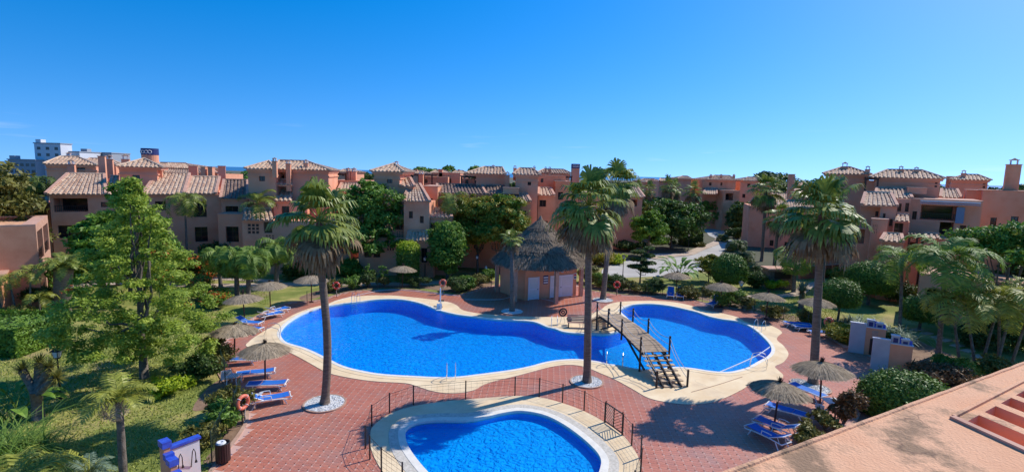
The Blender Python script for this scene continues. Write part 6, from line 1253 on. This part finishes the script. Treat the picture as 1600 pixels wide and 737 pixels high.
lifering(526, 464, 'bright red and white life ring right of the nearest palm trunk', RED); lifering(692, 459, 'faded red life ring at the far rim near the lift post', REDW); lifering(963, 461.5, 'dull red life ring in the bush beyond the tallest palm trunk', RED); lifering(1291.5, 524, 'faded red life ring on a post by the yellow green bush', REDW); lifering(379, 664, 'orange life ring hanging at the fence beside the front left lounger', REDW, rz=R(70)); lifering(341, 553, 'small red and white life ring under the left sunshade edge', RED, rz=R(30))

# ============================================================ fences
def fence(label, pts, hgt, name='mesh_fence', M=DARKM, posts=None, wires=5, mesh=.35, pr=.025, group=None, rail=False):
    w_ = [Vector((*q, 0)) for q in px2w(pts)]; r = thing(name, label, 'fence', w_[0], group, world=True)
    for p in w_: b = MB(); b.tube([p + Vector((0, 0, 0.0)), p + Vector((0, 0, hgt + .06))], pr, M, 7); b.build('post', r)
    b = MB()
    for p, q in zip(w_, w_[1:]):
        for i in range(wires): z = hgt * (i + .35) / wires; b.bar(p + Vector((0, 0, z)), q + Vector((0, 0, z)), .006, .006, M)
        if mesh:
            k = max(1, int((q - p).length / mesh))
            for i in range(1, k): c = p.lerp(q, i / k); b.bar(c + Vector((0, 0, .05)), c + Vector((0, 0, hgt)), .005, .005, M)
        b.bar(p + Vector((0, 0, hgt)), q + Vector((0, 0, hgt)), .014 if not rail else .03, .014 if not rail else .03, M)
    b.build('wire_mesh', r); return r
fence('low dark mesh fence curving round the left and far side of the small pool', [(628.7, 762), (596, 737), (578, 717), (571, 700), (581, 665), (608.7, 645), (646, 632), (727.5, 624), (804.5, 617.5), (842.5, 619), (878.7, 629), (912.5, 641), (944.5, 660)], 1.0, M=DARKM, wires=5, mesh=.3, pr=.035)
fence('low dark mesh fence at the right side of the small pool below the gate', [(972.5, 680), (986.7, 696), (1001, 715), (1001, 737), (990, 775)], 1.0, M=DARKM, wires=5, mesh=.3, pr=.035)
a, c = G(945.5, 660.5), G(971.5, 679.5); r = thing('gate', 'dark metal gate with slanting bars in the small pool fence', 'gate', a, world=True); d = (c - a); Lg = d.length; d /= Lg
b = MB(); z0, z1 = .12, 1.05; V3 = lambda u, z: a + d * u + Vector((0, 0, z))
for (p, q) in ((V3(0, 0), V3(0, z1 + .1)), (V3(Lg, 0), V3(Lg, z1 + .1)), (V3(.05, z0), V3(Lg - .05, z0)), (V3(.05, z1), V3(Lg - .05, z1)), (V3(Lg / 2, z0), V3(Lg / 2, z1))): b.bar(p, q, .045, .045, DARKM)
b.build('frame', r); b = MB()
for half in (0, 1):
    for i in range(7):
        u0 = half * Lg / 2; w_ = Lg / 2; zz = z0 + (z1 - z0) * (i - 1) / 6; za, zb = zz, zz + w_ * .7; p, q = ((0, za), (w_, zb)) if half else ((0, zb), (w_, za))
        def clip(p, q):
            pts = []
            for t in np.linspace(0, 1, 21):
                z = p[1] + (q[1] - p[1]) * t
                if z0 <= z <= z1: pts.append(t)
            return (pts[0], pts[-1]) if len(pts) > 1 else None
        cl = clip(p, q)
        if cl: b.bar(V3(u0 + w_ * cl[0], p[1] + (q[1] - p[1]) * cl[0]), V3(u0 + w_ * cl[1], p[1] + (q[1] - p[1]) * cl[1]), .022, .022, DARKM)
b.build('slanting_bars', r)
fence('tall garden fence along the far side of the pool left of the hut', [(480, 477), (503, 469), (530, 460.5), (556, 456), (590, 452.5), (625, 451), (655, 452), (690, 456), (718, 458.5), (740, 454), (768, 446.5)], 1.25, M=GREENM, wires=6, mesh=.5, name='mesh_fence')
fence('garden fence from the hut along the right lawn', [(918, 451), (947, 457), (983.5, 461), (1010, 462), (1035, 462.5), (1074, 466.5), (1097, 472), (1130, 478.5), (1178, 488), (1224, 501), (1262, 510), (1300, 524)], 1.25, M=GREENM, wires=6, mesh=.5)
fence('green mesh fence beside the litter bin at the lower left lawn', [(331, 722), (345, 690), (366, 660), (376, 628), (352, 598), (341, 565)], 1.3, M=GREENM, wires=9, mesh=.14)
fence('short rusty post fence above the foreground roof edge', [(1302, 676), (1344, 645), (1368, 612)], 1.25, M=RUST, wires=4, mesh=.5, pr=.04)
# ============================================================ litter bins, showers, lamps
c = G(349, 722); r = thing('litter_bin', 'brown slatted litter bin with white bag beside the green fence', 'litter bin', c); b = MB(); n = 18
for i in range(n): a_ = 2 * math.pi * i / n; b.box((.26 * math.cos(a_), .26 * math.sin(a_), .48), (.03, .075, .74), BINB, rz=a_)
b.tube([(0, 0, .12), (0, 0, .8)], .235, BLACK, 18); b.build('body', r); b = MB(); b.torus((0, 0, .86), .26, .02, DARKM, Vector((0, 0, 1))); b.build('rim', r); b = MB(); b.torus((-.06, 0, .84), .12, .07, WHITE, Vector((0, 0, 1)), 14, 6); b.build('bag', r)
for x in (-.17, .17): b = MB(); b.tube([(x, 0, 0), (x, 0, .12)], .03, DARKM, 6); b.build('leg', r)
def shower_wall(label, pos, rz, sc=1, heads=True, W_=1.5, kind=0):
    """panel stands along local x at y=0, white on the -y side, stepped side wall at x=0 running to -y"""
    r = thing('shower_wall', label, 'outdoor shower', pos, 'tiled outdoor shower walls', rz=rz); b = MB(); b.bx(0, W_, 0, .16, 0, 2.05, STUCCO2); b.build('back_wall', r)
    b = MB(); b.bx(.03, W_ - .0, -.02, -.001, .05, 2.0, WHITEW); b.build('tiled_panel', r)
    b = MB(); b.bx(-.02, W_ + .05, -.06, .2, 2.05, 2.14, BLUECAP); b.build('coping', r)
    st = [(-.22, .16, 2.25), (-.42, -.22, 1.88), (-.74, -.42, 1.78), (-.95, -.74, 1.4)]
    for (y0, y1, zz) in st:
        b = MB(); b.bx(-.22, -.021, y0, y1 - .004, 0, zz, STUCCO2); w_ = b.build('side_wall', r); b = MB(); b.bx(-.26, .03, y0 - .03, y1 - .008, zz, zz + .22, BLUECAP); b.build('coping', w_)
    if heads:
        for y in (.25, .68):
            b = MB(); b.tube([(y, -.03, 1.1), (y, -.2, 1.75), (y, -.32, 1.9), (y, -.45, 1.82), (y, -.47, 1.55)], .016, DARKM, 6); b.tube([(y, -.47, 1.55), (y, -.475, 1.45)], [.02, .05], DARKM, 8); b.build('shower_head', r)
    b = MB(); b.bx(0, W_ + .25, -1.12, -.96, 0, .6, STUCCO2); b.bx(-.03, W_ + .29, -1.15, -.93, .6, .67, BLUECAP); b.build('low_kerb_wall', r)
    return r
c = G(263, 700, 2.1); shower_wall('shower wall with blue glazed caps and white panel at the bottom left', Vector((c.x, c.y, 0)), R(54), W_=1.0)
def shower_block(label, px, py, rz, vase):
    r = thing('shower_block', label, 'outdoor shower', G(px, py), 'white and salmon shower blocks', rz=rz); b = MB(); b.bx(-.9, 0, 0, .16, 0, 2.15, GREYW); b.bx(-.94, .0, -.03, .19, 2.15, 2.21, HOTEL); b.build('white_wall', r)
    b = MB(); b.bx(.001, 1.15, .02, .34, 0, 1.95, STUCCO2); b.bx(-.0, 1.19, -.02, .38, 1.95, 2.01, HOTEL); b.build('salmon_wall', r)
    for i, (x, zz) in enumerate(((.25, 2.45), (.75, 2.3))):
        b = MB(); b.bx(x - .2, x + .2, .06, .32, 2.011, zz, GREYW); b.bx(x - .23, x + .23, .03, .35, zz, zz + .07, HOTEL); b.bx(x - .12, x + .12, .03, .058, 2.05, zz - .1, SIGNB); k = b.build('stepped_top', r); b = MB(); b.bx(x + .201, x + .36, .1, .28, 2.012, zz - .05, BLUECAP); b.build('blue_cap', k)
    if vase:
        b = MB(); b.bx(.3, .75, -.01, .018, .05, 1.2, WOODD); b.build('door', r); b = MB(); b.bx(.35, .7, -.01, .018, 1.4, 1.75, TRIM); b.build('notice', r)
    return r
shower_block('first shower block, with brown door and notice, left of the two', 1349, 553, R(-28), True); shower_block('second shower block, plain salmon side, right of the two', 1386, 583, R(-28), False)
c = G(1381, 590); r = thing('black_bin', 'low black box against the second shower block', 'bin', c + Vector((0, -.2, 0)), rz=R(-25)); b = MB(); b.box((0, 0, .25), (.6, .4, .5), BLACK, top=1.06); b.build('body', r); b = MB(); b.box((0, 0, .53), (.68, .46, .05), BLACK); b.build('lid', r)
def lamp(px, py, hgt, label, group='garden lamp posts'):
    r = thing('lamp_post', label, 'lamp post', G(px, py), group); b = MB(); b.tube([(0, 0, 0), (0, 0, .25), (0, 0, .3), (0, 0, hgt - .5)], [.09, .08, .05, .035], DARKM, 10); b.build('post', r); b = MB()
    b.box((0, 0, hgt - .46), (.2, .2, .04), DARKM)
    for x, y in ((-1, -1), (1, -1), (1, 1), (-1, 1)): b.tube([(x * .09, y * .09, hgt - .44), (x * .17, y * .17, hgt - .08)], .012, DARKM, 5)
    b.box((0, 0, hgt + .0), (.44, .44, .16), DARKM, top=.25); b.build('lantern', r); b = MB(); b.box((0, 0, hgt - .26), (.2, .2, .3), WHITEW, top=1.4); b.build('glass', r); return r
lamp(95, 622, 2.6, 'dark lantern lamp post on the left lawn beside the forked dragon tree'); lamp(664, 437, 2.6, 'lamp post right of the clipped column by the far house door'); lamp(745, 433, 2.6, 'lamp post on the far lawn left of the hut'); lamp(1075, 391, 2.8, 'lamp post by the square hedge on the road'); lamp(973, 432, 2.6, 'lamp post between lime shrub and small pine'); lamp(1156, 471, 2.0, 'short dark lamp post on the right lawn by the path'); lamp(394, 441, 2.6, 'lamp post right of the weeping queen palms')
b = MB(); b.tube([(0, 0, 0), (0, 0, .35), (0, 0, .8), (0, 0, 1.0)], [.14, .10, .16, .05], WHITE, 10); o = b.build('white_upright', at=(0, 0, 0)); o.location = G(759, 428); tag(o, 'small white upright object on the far lawn left of the hut', 'ornament')  # urn-like stand-in for a small white upright of unknown kind
# garden wall, rubble kiosk
b = MB(); w_ = px2w([(1248, 436), (1330, 430)]); p, q = Vector((*w_[0], 0)), Vector((*w_[1], 0)); b.bar(p + Vector((0, 0, .75)), q + Vector((0, 0, .75)), .25, 1.5, BRICKW); b.bar(p + Vector((0, 0, 1.55)), q + Vector((0, 0, 1.55)), .35, .1, TRIM); o = b.build('garden_wall', at=p); tag(o, 'salmon garden retaining wall behind the right lawn', 'wall')
b = MB(); w_ = px2w([(1310, 452), (1392, 470)]); p, q = Vector((*w_[0], 0)), Vector((*w_[1], 0)); b.bar(p + Vector((0, 0, .45)), q + Vector((0, 0, .45)), .25, .9, BRICKW); o = b.build('garden_wall', at=p); tag(o, 'low shaded garden wall below the widest clipped dome', 'wall')
r = thing('stone_kiosk', 'small rubble stone shelter with flat pale slab roof', 'shelter', G(1221, 452)); b = MB(); b.bx(-1.4, 1.4, 0, 1.8, 0, 2.1, STONEWALL); b.build('wall', r); b = MB(); b.bx(-1.6, 1.6, -.2, 2.0, 2.1, 2.28, TRIM); b.build('roof', r); b = MB(); b.bx(-.9, .9, -.03, -.001, 1.2, 1.9, BLACK); b.build('opening', r)  # opening is a solid black panel, interior shade put into its colour
b = MB()
for i, (x, y, lb) in enumerate(((1432, 515, 'farthest pale stepping stone near the flat topped clipped tree'), (1448, 521, 'pale stepping stone second from the far end of the shaded path'), (1464, 527, 'pale stepping stone crossing behind the ringed palm trunk'), (1478, 532, 'pale stepping stone just right of the ringed palm trunk'), (1495, 540, 'pale stepping stone left of the leaning palm trunks'), (1512, 548, 'pale stepping stone at the leftmost leaning palm trunk'), (1528, 557, 'nearest pale stepping stone among the leaning palm trunks'))):
    g_ = G(x, y); s = MB(); s.box((0, 0, .03), (1.0, .5, .06), PATH, rz=.4); o = s.build('stepping_stone'); o.location = g_; tag(o, lb, 'paving stone', 'stepping stones under the slender palms')
# ============================================================ foreground roof
ZR = 8.9; e0, e1_ = G(1065, 760, ZR), G(1615, 559.5, ZR); d = (e1_ - e0); d.z = 0; Lr = d.length; d /= Lr; nn_ = Vector((d.y, -d.x, 0))
rr_ = thing('foreground_roof', 'weathered pink terrace roof with long slots, bottom right foreground', 'roof', (e0.x, e0.y, ZR), rz=math.atan2(d.y, d.x))
# local frame: x along the edge, -y towards the camera side
loc = lambda px, py: ((G(px, py, ZR) - e0).dot(d), -(G(px, py, ZR) - e0).dot(nn_))
s0 = loc(1490, 652); s1 = loc(1600, 702); t0 = loc(1568, 612); sdir = Vector((s1[0] - s0[0], s1[1] - s0[1])).normalized(); tdir = Vector((t0[0] - s0[0], t0[1] - s0[1])); step = tdir / 3
RP = [(-4, 0), (Lr + 4, 0), (Lr + 4, -7.5), (-4, -7.5)]; slots = []
for i in range(6):
    o_ = Vector(s0) + step * (i + .12); q_ = Vector(s0) + step * (i + .80); Ls = 2.6; slots.append([tuple(o_ + sdir * .14), tuple(o_ + sdir * Ls), tuple(q_ + sdir * Ls), tuple(q_ + sdir * .14)])
flat = list(RP) + [p for s in slots for p in s]; tri = tessellate_polygon([[Vector((x, y, 0)) for x, y in p] for p in [RP] + slots]); b = MB(); b.add([(x, y, 0) for x, y in flat], [t if cwp(flat, t) else t[::-1] for t in tri], SCUFF)
wallstrip(b, RP, -1.2, 0, SCUFF); b.add([(-4, 0, -1.2), (Lr + 4, 0, -1.2), (Lr + 4, -7.5, -1.2), (-4, -7.5, -1.2)], [(3, 2, 1, 0)], SCUFF); b.build('roof_slab', rr_)
b = MB()
for s in slots: wallstrip(b, s, -.32, 0, STUCCO2); b.add([(x, y, -.32) for x, y in s], [(0, 1, 2, 3)], STUCCO2)
b.build('slot_lining', rr_)
b = MB(); l = [( -4 + (Lr + 8) * i / 60, random.uniform(-.004, .004)) for i in range(61)]; b.tube([(x, -.035 + y, .0) for x, y in l], [.03 + random.uniform(-.003, .003) for _ in l], SCUFF, 8); b.build('edge_bead', rr_)
b = MB(); fr = [tuple(Vector(s0) - sdir * .0), tuple(Vector(s0) + step * 6.2)]; b.bar((*fr[0], .012), (*fr[1], .012), .05, .05, SCUFF); f0 = Vector(s0) - step * .08; b.bar((*f0, .015), (*(f0 + sdir * 2.9), .015), .09, .05, TRIM); b.build('slot_frame', rr_)
b = MB(); b.bx(-4, Lr + 4, -7.4, -.35, -8.9, -1.2, STUCCO); b.build('wall', rr_)
for o in bpy.data.objects:
    for k in ('_w', '_o'):
        if k in o: del o[k]
